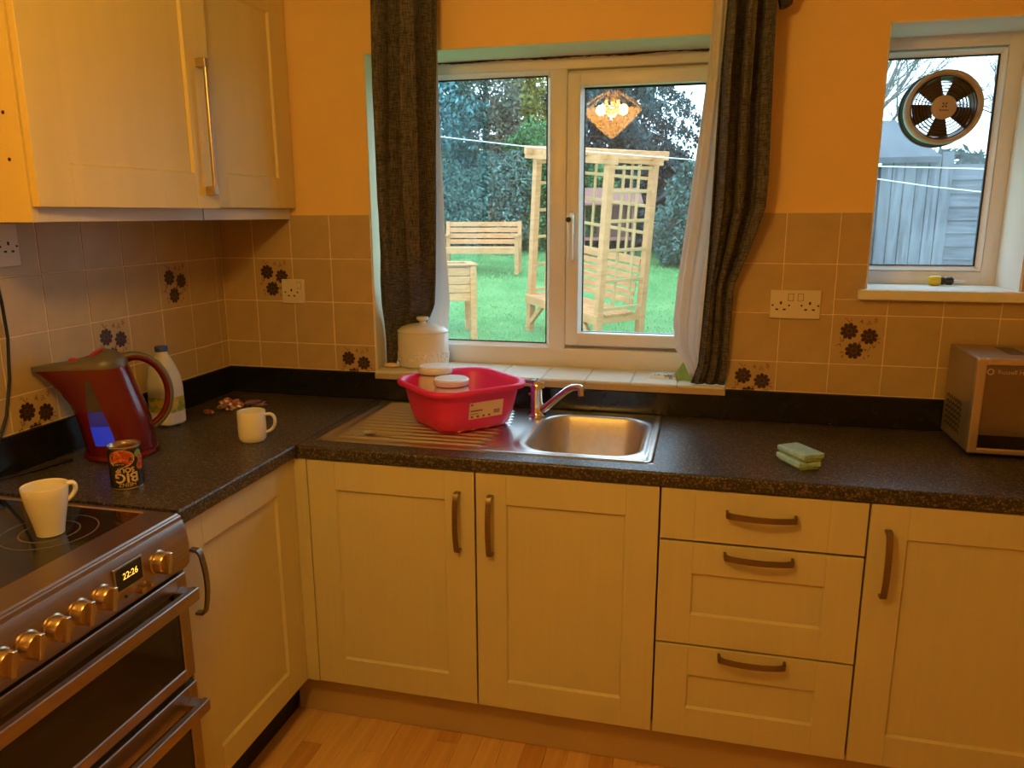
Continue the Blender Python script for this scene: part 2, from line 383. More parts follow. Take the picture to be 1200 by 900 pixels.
# ---------------------------------------------------------------- wall tiles
def tile_mesh(w_, h_):
    k = (round(w_, 4), round(h_, 4))
    if k not in tile_mesh.c:
        me = MB().box(.0014, w_-.0014, -.006, 0, .0014, h_-.0014, .0012).mesh('tile'); me.materials.append(M['tile']); tile_mesh.c[k] = me
    return tile_mesh.c[k]
tile_mesh.c = {}
def flower_mesh():
    a = MB(); b = MB()
    def P(u, v, h): return (u, -.006-h, v)
    def flower(cx, cz, r, ph):
        for k in range(9):
            an = ph+2*math.pi*k/9; poly = []
            for t, wd in ((.18, .02), (.45, .17), (.75, .25), (.95, .17), (1.0, 0)): poly.append((t, wd))
            pts = poly+[(t, -wd) for t, wd in poly[-2::-1]]
            a.prism([(cx+r*(t*math.cos(an)-q*math.sin(an)), cz+r*(t*math.sin(an)+q*math.cos(an))) for t, q in pts], P, 0, .0004)
        a.prism([(cx+r*.28*math.cos(t*math.pi/4), cz+r*.28*math.sin(t*math.pi/4)) for t in range(8)], P, 0, .0003)
    for cx, cz, r, ph in ((.050, .103, .026, 0), (.108, .088, .025, .2), (.068, .043, .026, .1)): flower(cx, cz, r, ph)
    rr = random.Random(3)
    for cx, cz in ((.045, .137), (.08, .13), (.106, .128), (.118, .136), (.022, .065), (.035, .03), (.10, .045), (.122, .06), (.085, .068), (.03, .078), (.105, .025), (.128, .075)):
        for k in range(4):
            an = rr.random()*6.28; L = .005+.003*rr.random(); ox, oz = cx+rr.uniform(-.009, .009), cz+rr.uniform(-.007, .007); c, s = math.cos(an), math.sin(an)
            b.prism([(ox-L*c, oz-L*s), (ox+.0016*s, oz-.0016*c), (ox+L*c, oz+L*s), (ox-.0016*s, oz+.0016*c)], P, 0, .0004)
    return a.mesh('flower_print'), b.mesh('leaf_print')
FL, LF = flower_mesh(); FL.materials.append(M['print']); LF.materials.append(M['print2'])
def cut_low(me, zmin):
    bm = bmesh.new(); bm.from_mesh(me)
    bmesh.ops.bisect_plane(bm, geom=bm.verts[:]+bm.edges[:]+bm.faces[:], plane_co=(0, 0, zmin), plane_no=(0, 0, -1), clear_outer=True)
    m2 = bpy.data.meshes.new(me.name); bm.to_mesh(m2); bm.free(); m2.materials.append(me.materials[0]); return m2
FLc, LFc = cut_low(FL, .058), cut_low(LF, .058)
def put_tile(wall, pos, rz, w_, h_, decor=None, zoff=0):
    o = bpy.data.objects.new('tile', tile_mesh(w_, h_)); COL.objects.link(o); o.parent = wall; o.location = pos; o.rotation_euler.z = rz
    if decor:
        o['label'] = 'beige wall tile printed with three brown flowers'
        for me in decor:
            q = bpy.data.objects.new(me.name, me); COL.objects.link(q); q.parent = o; q.location = (0, 0, zoff)
UPZ = 1.005                          # top of the black upstand
rows = [(TZ-TS*(k+1), TZ-TS*k) for k in range(3)]+[(UPZ, TZ-3*TS)]
grout = MB()
def tile_run(edges, wallname):
    pass
backcols = [(0.006, .139), (.139, .291), (.291, .443), (.443, .597)]
xr = 1.9545
rightcols = [(1.805, xr)]+[(xr+k*TS, xr+(k+1)*TS) for k in range(9)]+[(xr+9*TS, XR)]
decor_back = {(1, 1), (3, 3)}
for ci, (a, b) in enumerate(backcols):
    for ri, (z0, z1) in enumerate(rows):
        d = None
        if (ci, ri) in decor_back: d = (FL, LF) if ri < 3 else (FLc, LFc)
        put_tile(wall_back, (a, -.001, z0), 0, b-a, z1-z0, d, 0 if ri < 3 else -(TS-(z1-z0)))
for ci, (a, b) in enumerate(rightcols):
    for ri, (z0, z1) in enumerate(rows):
        d = None
        if (ci, ri) == (0, 3): d = (FLc, LFc)
        if (ci, ri) == (2, 2): d = (FL, LF)
        segs = [(a, b, z0, z1)]
        if b > W2[0] and a < W2[1] and z1 > W2[2]-.02:
            segs = []
            if z0 < W2[2]-.02: segs.append((a, b, z0, W2[2]-.02))
            zlo = max(z0, W2[2]-.02)
            if a < W2[0]-.01: segs.append((a, W2[0], zlo, z1))
            if b > W2[1]+.01: segs.append((W2[1], b, zlo, z1))
        for a2, b2, c2, d2 in segs:
            if d2-c2 > .004: put_tile(wall_back, (a2, -.001, c2), 0, b2-a2, d2-c2, d, 0 if ri < 3 else -(TS-(z1-z0)))
leftcols = [(-.047, -.006)]+[(-.047-(k+1)*TS, -.047-k*TS) for k in range(12)]
for ci, (a, b) in enumerate(leftcols):
    for ri, (z0, z1) in enumerate(rows):
        d = None
        if (ci, ri) in ((2, 1), (4, 2)): d = (FL, LF)
        if (ci, ri) == (6, 3): d = (FLc, LFc)
        put_tile(wall_left, (.001, a, z0), math.pi/2, b-a, z1-z0, d, 0 if ri < 3 else -(TS-(z1-z0)))
g = MB()
g.box(0, .597, -.0056, 0, .9, TZ-.0006); g.box(1.805, W2[0], -.0056, 0, .9, TZ-.0006); g.box(W2[0], W2[1], -.0056, 0, .9, W2[2]-.02); g.box(W2[1], XR, -.0056, 0, .9, TZ-.0006)
g.build('grout', M['grout'], wall_back)
MB().box(0, .0056, -1.9, 0, .9, TZ-.0006).build('grout', M['grout'], wall_left)

# ---------------------------------------------------------------- main window
FY = .20                             # inner face of the window frames
def frame_bars(mb, x0, x1, z0, z1, t, y0, y1, b=.006, tt=None, tb=None, tl=None, tr=None):
    tt = tt or t; tb = tb or t; tl = tl or t; tr = tr or t
    mb.box(x0, x0+tl, y0, y1, z0, z1, b); mb.box(x1-tr, x1, y0, y1, z0, z1, b)
    mb.box(x0+tl*.9, x1-tr*.9, y0+.0007, y1, z1-tt, z1, b); mb.box(x0+tl*.9, x1-tr*.9, y0+.0007, y1, z0, z0+tb, b)
def bead(mb, x0, x1, z0, z1, y0, dpt, wd):
    """sloping glazing bead around a pane opening"""
    def ring(e, y): return [(x0-e, y, z0-e), (x1+e, y, z0-e), (x1+e, y, z1+e), (x0-e, y, z1+e)]
    mb.loft([ring(wd, y0), ring(0, y0+dpt), ring(0, y0+dpt+.02), ring(wd, y0+dpt+.02)], caps=False, closed=True)
win1 = struct(thing('window_1', None, None, (1.2, FY, W1[2])))
mb = MB(); frame_bars(mb, W1[0], W1[1], W1[2], W1[3], .055, FY, FY+.07, tb=.075, tt=.045)
mb.box(1.182, 1.243, FY, FY+.07, W1[2]+.06, W1[3]-.04, .006); frame_bars(mb, 1.22, 1.79, 1.06, 2.05, .05, FY+.03, FY+.068, .003); mb.build('window_frame', M['upvc'], win1, world=True, smooth=30)
mb = MB(); bead(mb, .665, 1.172, 1.092, 2.014, FY+.001, .018, .014); mb.build('glazing_bead', M['upvc'], win1, world=True)
mb = MB(); frame_bars(mb, 1.246, 1.752, 1.094, 2.014, .046, FY-.016, FY+.05); sash = mb.build('window_sash', M['upvc'], win1, world=True, smooth=30)
mb = MB(); bead(mb, 1.300, 1.698, 1.138, 1.968, FY-.013, .020, .010); mb.build('glazing_bead', M['upvc'], win1, world=True)
for a, b, c, d in ((.665, 1.172, 1.092, 2.014), (1.300, 1.698, 1.138, 1.968)):
    mb = MB()
    for q in ((a, b, d-.005, d), (a, b, c, c+.004), (a, a+.004, c, d), (b-.004, b, c, d)): mb.box(q[0], q[1], FY+.019, FY+.024, q[2], q[3])
    mb.build('gasket', M['rubber'], win1, world=True)
    MB().box(a-.002, b+.002, FY+.024, FY+.030, c-.002, d+.002).build('pane', M['glass'], win1, world=True)
hd = MB(); hd.box(1.256, 1.276, FY-.028, FY-.016, 1.485, 1.565, .005)
path = [(1.266, FY-.03, 1.545), (1.266, FY-.047, 1.54), (1.268, FY-.053, 1.50), (1.270, FY-.055, 1.43), (1.270, FY-.05, 1.40)]
hd.tube(path, [.012, .012, .010, .009, .008], 10); h = hd.build('window_handle', M['upvc'], win1, world=True, smooth=40)
MB().cyl((1.262, FY-.062, 1.535), (1.262, FY-.040, 1.535), .009, n=14).build('key_button', M['rubber'], win1, world=True, smooth=40)
# ---------------------------------------------------------------- side window
win2 = struct(thing('window_2', None, None, (2.4, FY, W2[2])))
mb = MB(); frame_bars(mb, W2[0], W2[1], W2[2], W2[3]+.01, .05, FY, FY+.07, tl=.022, tr=.045, tb=.055, tt=.05)
mb.build('window_frame', M['upvc'], win2, world=True, smooth=30)
mb = MB(); bead(mb, 2.226, 2.545, 1.388, 2.014, FY+.001, .018, .014); mb.build('glazing_bead', M['upvc'], win2, world=True)
mb = MB()
for q in ((2.540, 2.545, 1.388, 2.014), (2.226, 2.545, 2.010, 2.014), (2.226, 2.545, 1.388, 1.391)): mb.box(q[0], q[1], FY+.017, FY+.024, q[2], q[3])
mb.build('gasket', M['rubber'], win2, world=True)
MB().box(2.224, 2.547, FY+.024, FY+.030, 1.386, 2.016).build('pane', M['glass2'], win2, world=True)

# reveals, sills
mb = MB(); t = .004
mb.box(W1[0], W1[0]+t, -.001, FY, W1[2], W1[3]); mb.box(W1[1]-t, W1[1], -.001, FY, W1[2], W1[3]); mb.box(W1[0], W1[1], -.001, FY, W1[3]-t, W1[3])
tr1 = struct(mb.build('trim_1', M['reveal']))
rm = random.Random(12); prof_m = [max(.15, .55+.25*rm.gauss(0, 1)+.35*math.sin(k*.11)) for k in range(241)]
prof_m = [(prof_m[max(0, k-1)]+prof_m[k]+prof_m[min(240, k+1)])/3 for k in range(241)]; mo = MB()
mo.grid(lambda u, v: (W1[0]+u*(W1[1]-W1[0]), FY-.002-.012*v*prof_m[round(u*240)], W1[3]-t-.0012), 240, 2)
mo.grid(lambda u, v: (W1[0]+u*(W1[1]-W1[0]), FY-.0025, W1[3]-t-.0012-.006*v*prof_m[240-round(u*240)]), 240, 2)
mo.build('mould_line', M['mould'], tr1, recalc=False)
mb = MB(); mb.box(W2[0], W2[0]+t, -.001, FY, W2[2], W2[3]); mb.box(W2[1]-t, W2[1], -.001, FY, W2[2], W2[3]); mb.box(W2[0], W2[1], -.001, FY, W2[3]-t, W2[3])
struct(mb.build('trim_2', M['ceil']))
sill = struct(MB().box(W1[0]+.001, W1[1]-.001, -.022, FY, UPZ-.022, UPZ-.003, .002).build('trim_3', M['plinth']))
n = 8; sw = (W1[1]-W1[0]-.004)/n
for k in range(n):
    a = W1[0]+.002+k*sw
    o = MB().box(a+.0007, a+sw-.0007, -.024, FY-.001, UPZ-.003, UPZ+.008, .003).build('tile', M['silltile'], sill)
struct(MB().box(W2[0]-.022, W2[1]+.14, -.035, FY, W2[2]-.018, W2[2]+.012, .004).build('trim_4', M['ceil']))

# ================================================================ base units
WZ = .905; WT = .04                  # worktop height, thickness
DY = -.585; DX = .585                # door faces
def Fback(x0, z0=0): return lambda q: (x0+q[0], DY+.02-q[2], z0+q[1])       # u right, v up, w towards the room
def Fleft(y0, z0=0): return lambda q: (DX-.02+q[2], y0+q[0], z0+q[1])
def shaker(parent, F, w_, h_, fr=.088, m='cream', name='door', flat=False):
    d = MB(); g = .0016
    if flat:
        for a, b in ((g, fr), (fr, w_-fr), (w_-fr, w_-g)): d.box(a+.0002, b-.0002, g, h_-g, .002, .02, .0008)
        d.box(g, w_-g, g, h_-g, 0, .019)
    else:
        d.box(g, fr, g, h_-g, 0, .02, .001); d.box(w_-fr, w_-g, g, h_-g, 0, .02, .001)
        d.box(fr, w_-fr, g, fr, 0, .0198, .001); d.box(fr, w_-fr, h_-fr, h_-g, 0, .0198, .001)
    o = d.map(F).build(name, M[m], parent, world=True)
    if not flat:
        pn = MB().box(fr-.004, w_-fr+.004, fr-.004, h_-fr+.004, .002, .0115)
        rg_ = lambda e, d_: [(fr+e, fr+e, d_), (w_-fr-e, fr+e, d_), (w_-fr-e, h_-fr-e, d_), (fr+e, h_-fr-e, d_)]
        pn.loft([rg_(-.001, .011), rg_(-.001, .0190), rg_(.0035, .0118), rg_(.0035, .011)], caps=False, closed=True)
        pn.map(F).build('panel', M[m], o, world=True)
    return o
def bow_handle(parent, F, u, v, L=.176, vert=True, m='handle'):
    prof = [(-L/2, 0), (-L/2+.001, .020), (-L/2+.006, .025)]+[(s*(L/2-.012), .027+.010*(1-s*s)) for s in (-.9, -.6, -.3, 0, .3, .6, .9)]+[(L/2-.006, .025), (L/2-.001, .020), (L/2, 0)]
    inner = [(s*(1-.0065*2/L) if abs(s) > L*.4 else s, max(h-.0045, 0) if i not in (0, len(prof)-1) else 0) for i, (s, h) in enumerate(prof)]
    rings = []
    for (s, h), (s2, h2) in zip(prof, inner):
        e = .0075
        if vert: rings.append([(u-e, v+s, .02+h), (u+e, v+s, .02+h), (u+e, v+s2, .02+h2), (u-e, v+s2, .02+h2)])
        else: rings.append([(u+s, v-e, .02+h), (u+s, v+e, .02+h), (u+s2, v+e, .02+h2), (u+s2, v-e, .02+h2)])
    return MB().loft(rings).map(F).build('handle', M[m], parent, world=True, smooth=35)
def carcass(parent, x0, x1, y0, y1, z0, z1, m='carcass'):
    t = .016; mb = MB(); mb.box(x0, x0+t, y0, y1, z0, z1); mb.box(x1-t, x1, y0, y1, z0, z1); mb.box(x0+t, x1-t, y0, y1, z0, z0+t)
    mb.box(x0+t, x1-t, y1-t if y0 < y1 else y1, y1, z0+t, z1); return mb.build('body', M[m], parent, world=True)
ZB, ZT = .145, .864                  # door bottom and top
# sink unit
t = thing('sink_cabinet', 'cream shaker base cabinet with two doors under the steel sink', 'cabinet', (1.13, -.3, 0))
carcass(t, .630, 1.634, -.563, -.03, ZB, ZT)
d = shaker(t, Fback(.626, ZB), .508, ZT-ZB); bow_handle(d, Fback(.626, ZB), .460, .572)
d = shaker(t, Fback(1.136, ZB), .500, ZT-ZB); bow_handle(d, Fback(1.136, ZB), .044, .569)
# drawer unit
t = thing('drawer_cabinet', 'cream base cabinet with a stack of three drawers', 'cabinet', (1.89, -.3, 0))
carcass(t, 1.640, 2.136, -.563, -.03, ZB, ZT)
for z0, z1, fl, hz in ((.722, ZT, True, .086), (.425, .719, False, .268), (ZB, .422, False, .258)):
    F = Fback(1.638, z0); d = shaker(t, F, .501, z1-z0, m='cream', name='drawer', flat=fl); bow_handle(d, F, .250, hz, .172, False)
# right unit
t = thing('base_cabinet', 'cream shaker base cabinet with a single door right of the drawers', 'cabinet', (2.44, -.3, 0))
carcass(t, 2.144, 2.738, -.563, -.03, ZB, ZT)
d = shaker(t, Fback(2.141, ZB), .598, ZT-ZB); bow_handle(d, Fback(2.141, ZB), .043, .567)
t = thing('base_cabinet', 'cream shaker base cabinet below the microwave end of the worktop', 'cabinet', (3.04, -.3, 0))
carcass(t, 2.744, 3.338, -.563, -.03, ZB, ZT)
d = shaker(t, Fback(2.741, ZB), .598, ZT-ZB); bow_handle(d, Fback(2.741, ZB), .555, .567)
# left unit beside the cooker
t = thing('base_cabinet', 'cream shaker base cabinet with one door next to the cooker', 'cabinet', (.3, -.85, 0))
mb = MB(); mb.box(.02, .563, -1.096, -1.08, ZB, ZT); mb.box(.02, .563, -.621, -.605, ZB, ZT); mb.box(.02, .563, -1.08, -.621, ZB, ZB+.016); mb.build('body', M['carcass'], t, world=True)
d = shaker(t, Fleft(-1.098, ZB), .495, ZT-ZB, fr=.082); bow_handle(d, Fleft(-1.098, ZB), .036, .565, .168)
# corner post
mb = MB(); mb.box(.545, .585, -.602, -.5862, ZB, ZT, .001); mb.box(.569, .585, -.5862, -.56, ZB, ZT); mb.box(.5852, .6245, -.5855, -.5655, ZB, ZT, .001)
tag(mb.build('corner_post', M['cream'], loc=(.59, -.58, ZB)), 'cream upright filler post in the inside corner of the base units', 'filler post')
# plinths
tag(MB().box(.52, 3.34, -.536, -.52, .001, .148, .002).build('plinth', M['plinth'], loc=(1.9, -.528, 0)), 'beige plinth board along the floor under the sink and drawers', 'plinth')
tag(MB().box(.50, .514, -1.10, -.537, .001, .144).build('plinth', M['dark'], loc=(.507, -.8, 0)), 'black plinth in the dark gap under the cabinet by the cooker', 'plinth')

# ---------------------------------------------------------------- worktops
def nose(y0, y1, zt, th, r=.008, back=False):
    pts = [(y0+r*(1-math.cos(a)), zt-r*(1-math.sin(a))) for a in [k*math.pi/2/5 for k in range(6)]]
    pts2 = [(y0+r*(1-math.cos(a)), zt-th+r*(1-math.sin(a))) for a in [k*math.pi/2/5 for k in range(5, -1, -1)]]
    return pts2+pts+[(y1, zt), (y1, zt-th)]
def topslab(mb, x0, x1, y0, y1):
    pr = nose(y0, y1, WZ, WT); mb.loft([[(x, y, z) for y, z in pr] for x in (x0, x1)])
mb = MB(); WF = -.592
topslab(mb, .602, 1.215, WF, -.02); topslab(mb, 1.6, XR-.01, WF, -.02)
topslab(mb, 1.215, 1.6, WF, -.522); mb.box(1.215, 1.6, -.07, -.02, WZ-WT, WZ)
tag(mb.build('worktop', M['worktop'], loc=(1.9, -.3, WZ-WT), smooth=35), 'dark speckled laminate worktop running under the windows around the sink', 'worktop')
mb = MB(); pr = nose(-.598, -.02, WZ, WT)
mb.loft([[(-y, x, z) for y, z in pr] for x in (-1.104, -.02)])
tag(mb.build('worktop', M['worktop'], loc=(.3, -.55, WZ-WT), smooth=35), 'dark speckled laminate worktop on the left run holding the kettle', 'worktop')
tag(MB().box(.598, .6018, -.594, -.021, WZ-WT, WZ+.0012).build('joint_strip', M['black'], loc=(.6, -.3, WZ-WT)), 'thin black strip covering the joint between the two worktops', 'joint strip')
# upstands
tag(MB().box(.021, XR-.01, -.0195, -.0068, WZ+.0005, UPZ-.023, .002).box(.021, .597, -.0195, -.0068, UPZ-.026, UPZ-.001, .002).box(1.805, XR-.01, -.0195, -.0068, UPZ-.026, UPZ-.001, .002)
    .build('upstand', M['upstand'], loc=(1.7, -.012, WZ)), 'glossy black upstand strip below the window sill and back wall tiles', 'upstand')
tag(MB().box(.0068, .0195, -1.12, -.007, WZ+.0005, UPZ-.001, .002).build('upstand', M['upstand'], loc=(.012, -.55, WZ)), 'glossy black upstand strip behind the kettle on the left wall', 'upstand')

# ================================================================ wall units
UX = .30
Fwall = lambda y0, z0=0: (lambda q: (UX+q[2], y0+q[0], z0+q[1]))
UZ0, UZ1 = 1.575, 2.29
t = thing('wall_cabinet', 'pale maple wall cabinet whose door stands slightly ajar', 'cabinet', (.15, -.8, UZ0))
mb = MB(); mb.box(.008, UX, -1.10, -1.082, UZ0-.035, UZ1); mb.box(.008, UX, -.518, -.502, UZ0, UZ1); mb.box(.008, UX, -1.082, -.518, UZ0, UZ0+.016); mb.box(.008, UX, -1.082, -.518, UZ1-.016, UZ1); mb.box(.008, .02, -1.082, -.518, UZ0+.016, UZ1-.016)
mb.build('body', M['maple'], t, world=True)
for (hx, hz) in ((.262, 1.768), (.262, 1.672), (.12, 1.9)): MB().cyl((hx, -1.1004, hz), (hx, -1.098, hz), .0042, n=10).build('screw_hole', M['hole'], t, world=True)
ang = R(3.9)
def Fajar(q):
    u, v, wq = q; c, s = math.cos(ang), math.sin(ang)
    return (UX+.002+u*s+wq*c, -1.098+u*c-wq*s, UZ0-.004+v)
d = shaker(t, Fajar, .594, .715, fr=.095, m='maple')
mb = MB(); u0 = .545
for v0 in (.05, .385): mb.box(u0-.009, u0+.009, v0-.012, v0+.012, .02, .052, .002)
mb.cyl((u0, .04, .046), (u0, .395, .046), .0065, n=14)
mb.map(Fajar).build('handle', M['bar'], d, world=True, smooth=35)
t = thing('wall_cabinet', 'pale maple wall cabinet in the corner beside the window', 'cabinet', (.15, -.25, UZ0))
mb = MB(); mb.box(.008, UX, -.498, -.482, UZ0, UZ1); mb.box(.008, UX, -.024, -.008, UZ0, UZ1); mb.box(.008, UX, -.482, -.024, UZ0, UZ0+.016); mb.box(.008, UX, -.482, -.024, UZ1-.016, UZ1); mb.box(.008, .02, -.482, -.024, UZ0+.016, UZ1-.016)
mb.build('body', M['maple'], t, world=True)
shaker(t, Fwall(-.499, UZ0), .494, .715, fr=.10, m='maple')
for a, b, lb in ((-1.081, -.503, 'pale light rail strip under the ajar wall cabinet'), (-.499, -.009, 'pale light rail strip under the corner wall cabinet')):
    tag(MB().box(UX-.016, UX-.001, a, b, UZ0-.035, UZ0-.001, .001).build('light_rail', M['rail'], loc=(UX-.008, (a+b)/2, UZ0-.035)), lb, 'light rail')

# ================================================================ cooker
CY0, CY1 = -1.735, -1.138
t = thing('cooker', 'stainless steel electric cooker with ceramic hob and twin ovens', 'cooker', (.32, -1.43, 0))
MB().box(.03, .60, CY0, CY1, .02, .885, .004).build('body', M['cooksteel'], t, world=True)
mb = MB()
def hobring(e, z, xf): return [(.045+e, CY0+e, z), (xf-e, CY0+e, z), (xf-e, CY1-e, z), (.045+e, CY1-e, z)]
fr = MB(); fr.loft([hobring(0, .886, .628), hobring(0, .908, .628), hobring(.006, .916, .628), [(.062, CY0+.020, .918), (.553, CY0+.020, .918), (.553, CY1-.020, .918), (.062, CY1-.020, .918)], [(.066, CY0+.024, .9145), (.549, CY0+.024, .9145), (.549, CY1-.024, .9145), (.066, CY1-.024, .9145)]], caps=False)
fr.box(.047, .626, CY0+.002, CY1-.002, .8845, .9125)
fr.build('hob_frame', M['cooksteel'], t, world=True, smooth=25)
hob = MB().box(.064, .551, CY0+.022, CY1-.022, .913, .9155).build('hob_glass', M['hob'], t, world=True)
for cx, cy, r in ((.43, -1.29, .09), (.43, -1.58, .072), (.19, -1.29, .072), (.19, -1.58, .09)):
    mb = MB()
    for rr in (r, r*.62): mb.lathe([(rr-.0014, 0), (rr-.0014, .0004), (rr+.0014, .0004), (rr+.0014, 0)], (cx, cy, .9155), 48, closed=True)
    mb.build('burner_ring', M['ring'], hob, world=True)
# control fascia: bulged panel
prof = [(.60, .788), (.628, .788), (.638, .800), (.642, .84), (.638, .884), (.630, .900), (.60, .900)]
mb = MB(); rings = []
for y, s in ((CY0, .985), (CY0+.012, 1), (CY1-.012, 1), (CY1, .985)): rings.append([(.60+(x-.60)*s, y, z) for x, z in prof])
fas = mb.loft(rings).build('control_panel', M['cooksteel'], t, world=True, smooth=40)
def knob(y, z, r=.0225):
    ax = ((0, 1, 0), (0, 0, 1), (1, 0, 0)); c = (.640, y, z)
    k = MB().lathe([(r*1.12, 0), (r*1.12, .004), (r, .006), (r*.96, .020), (r*.86, .024), (r*.2, .0255), (0, .0255)], c, 32, ax).build('control_knob', M['knob'], t, world=True, smooth=30)
    an = R(78); u = Vector((0, math.cos(an), math.sin(an))); v = Vector((0, -math.sin(an), math.cos(an)))
    MB().obox(Vector(c)+Vector((.0275, 0, 0)), (1, 0, 0), u, v, .0065, r*1.0, .0048, .0015).build('grip', M['steel'], k, world=True)
for y in (-1.24, -1.396, -1.452, -1.508, -1.564, -1.618): knob(y, .848)
mb = MB().box(.6395, .6435, -1.362, -1.284, .834, .886, .001); ck = mb.build('clock_frame', M['steel'], t, world=True)
MB().box(.643, .6445, -1.358, -1.288, .838, .882).build('clock_display', M['black'], ck, world=True)
vs, fs = text2d('22:26', .019)
MB().add([(.6449, -1.321+q.x*1.0, .862+q.y) for q in vs], fs).build('clock_digits', M['digits'], ck, world=True, recalc=False)
for y, r in ((-1.300, .008), (-1.276, .0055)): MB().cyl((.640, y, .816), (.655, y, .816), r, r*.9, 16).build('button', M['knob'], t, world=True, smooth=40)
MB().cyl((.640, -1.335, .818), (.6425, -1.335, .818), .003, n=10).build('indicator', M['black'], t, world=True)
def oven_door(z0, z1, gz0, gz1, hz):
    d = MB(); x0, x1 = .602, .628; y0, y1 = CY0+.003, CY1-.003
    d.box(x0, x1, y0, y0+.04, z0, z1, .002); d.box(x0, x1, y1-.032, y1, z0, z1, .002); d.box(x0, x1-.0003, y0+.038, y1-.03, gz1, z1, .002); d.box(x0, x1-.0003, y0+.038, y1-.03, z0, gz0, .002)
    o = d.build('oven_door', M['cooksteel'], t, world=True)
    MB().box(x0, x1-.004, y0+.036, y1-.030, gz0-.003, gz1+.003).build('oven_glass', M['ovenglass'], o, world=True)
    h = MB().box(.652, .668, y0+.012, y1-.012, hz-.017, hz+.013, .002)
    for yy in (y0+.035, y1-.045): h.box(.626, .656, yy, yy+.03, hz-.012, hz+.011, .002)
    h.build('door_handle', M['cooksteel'], o, world=True)
oven_door(.525, .778, .552, .742, .738); oven_door(.10, .508, .135, .452, .462)
MB().box(.60, .612, CY0, CY1, .02, .788).build('door_surround', M['black'], t, world=True)
MB().box(.602, .622, CY0+.003, CY1-.003, .03, .092, .002).build('lower_panel', M['cooksteel'], t, world=True)

# ================================================================ sink and tap
SX0, SX1, SY0, SY1 = .630, 1.612, -.530, -.028
BX0, BX1, BY0, BY1, BR = 1.238, 1.578, -.500, -.085, .095
bcx, bcy, bhx, bhy = (BX0+BX1)/2, (BY0+BY1)/2, (BX1-BX0)/2, (BY1-BY0)/2
def rr_sdf(x, y, cx, cy, hx, hy, r):
    qx, qy = abs(x-cx)-hx+r, abs(y-cy)-hy+r
    return math.hypot(max(qx, 0), max(qy, 0))+min(max(qx, qy), 0)-r
def sink_h(x, y):
    e = -rr_sdf(x, y, (SX0+SX1)/2, (SY0+SY1)/2, (SX1-SX0)/2, (SY1-SY0)/2, .018)
    z = WZ+.0005+.004*sm(0, .006, e)-.0028*sm(.016, .026, e)
    # raised lip round bowl
    b = rr_sdf(x, y, bcx, bcy, bhx, bhy, BR)
    z += .003*sm(.035, .008, b)*sm(.016, .03, e)
    # drainer ridges, ending in an arc before the bowl
    xe = 1.145-.5*(y+.28)**2
    if e > .03 and x < xe+.01:
        k = sm(.66, .69, x)*sm(xe+.01, xe-.02, x)*sm(-.498, -.485, y)*sm(-.05, -.065, y)
        z += .0072*k*max(0, math.sin((y+.495)*2*math.pi/.0345))**1.5
    # groove on the right
    if x > 1.585: z -= .002*math.exp(-((x-1.592)/.004)**2)
    if b < 0: z -= .150*sm(0, .055, -b)+.004*sm(.05, .2, -b)
    return z
nx, ny = 230, 200
vs = [(SX0+(SX1-SX0)*i/nx, SY0+(SY1-SY0)*j/ny, 0) for j in range(ny+1) for i in range(nx+1)]
vs = [(x, y, sink_h(x, y)) for x, y, _ in vs]
fa, fb = [], []
for j in range(ny):
    for i in range(nx):
        q = j*(nx+1)+i; f = [q, q+1, q+nx+2, q+nx+1]
        cx, cy = vs[q][0]+.002, vs[q][1]+.002
        (fb if rr_sdf(cx, cy, bcx, bcy, bhx, bhy, BR) < -.004 else fa).append(f)
t = thing('kitchen_sink', 'inset stainless steel sink with ridged drainer and single bowl', 'sink', (1.12, -.28, WZ))
def submesh(fs):
    idx = sorted({i for f in fs for i in f}); mp = {a: k for k, a in enumerate(idx)}; return MB().add([vs[i] for i in idx], [[mp[i] for i in f] for f in fs])
submesh(fa).build('drainer_top', M['sink'], t, world=True, recalc=False, smooth=180)
bw = submesh(fb).build('bowl', M['bowl'], t, world=True, recalc=False, smooth=180)
bz = sink_h(bcx, bcy)
MB().lathe([(.042, .0), (.042, .0025), (.036, .0015), (.012, -.002), (0, -.002)], (bcx, bcy-.02, bz+.001), 28).build('drain', M['chrome'], bw, world=True, smooth=40)
mb = MB()
for k, (yy, zz) in enumerate(((-.36, .868), (-.345, .86), (-.352, .85), (-.337, .842), (-.365, .845))):
    mb.cyl((BX0+.018+(.905-zz)*.12, yy, zz), (BX0+.026+(.905-zz)*.12, yy, zz), .004, n=8)
mb.build('overflow_hole', M['chrome'], bw, world=True)
mb = MB()
t = thing('mixer_tap', 'chrome single lever mixer tap leaning over the sink bowl', 'tap', (1.208, -.115, WZ))
tx, ty = 1.208, -.112
MB().lathe([(.030, 0), (.030, .004), (.0265, .008), (.0235, .020), (.0225, .05), (.0235, .088), (.024, .098), (.019, .108), (.008, .112), (0, .112)], (tx, ty, WZ+.002), 32).build('tap_body', M['chrome'], t, world=True, smooth=40)
sp = [(tx+.016, ty-.004, WZ+.022), (tx+.04, ty-.012, WZ+.042), (tx+.075, ty-.026, WZ+.074), (tx+.108, ty-.042, WZ+.103), (tx+.128, ty-.052, WZ+.115), (tx+.146, ty-.060, WZ+.118), (tx+.158, ty-.066, WZ+.114)]
MB().tube(sp, [.014, .0125, .0115, .011, .011, .011, .011], 16).build('spout', M['chrome'], t, world=True, smooth=50)
MB().cyl((tx+.155, ty-.064, WZ+.116), (tx+.157, ty-.065, WZ+.092), .0115, .0118, 18).build('aerator', M['chrome'], t, world=True, smooth=40)
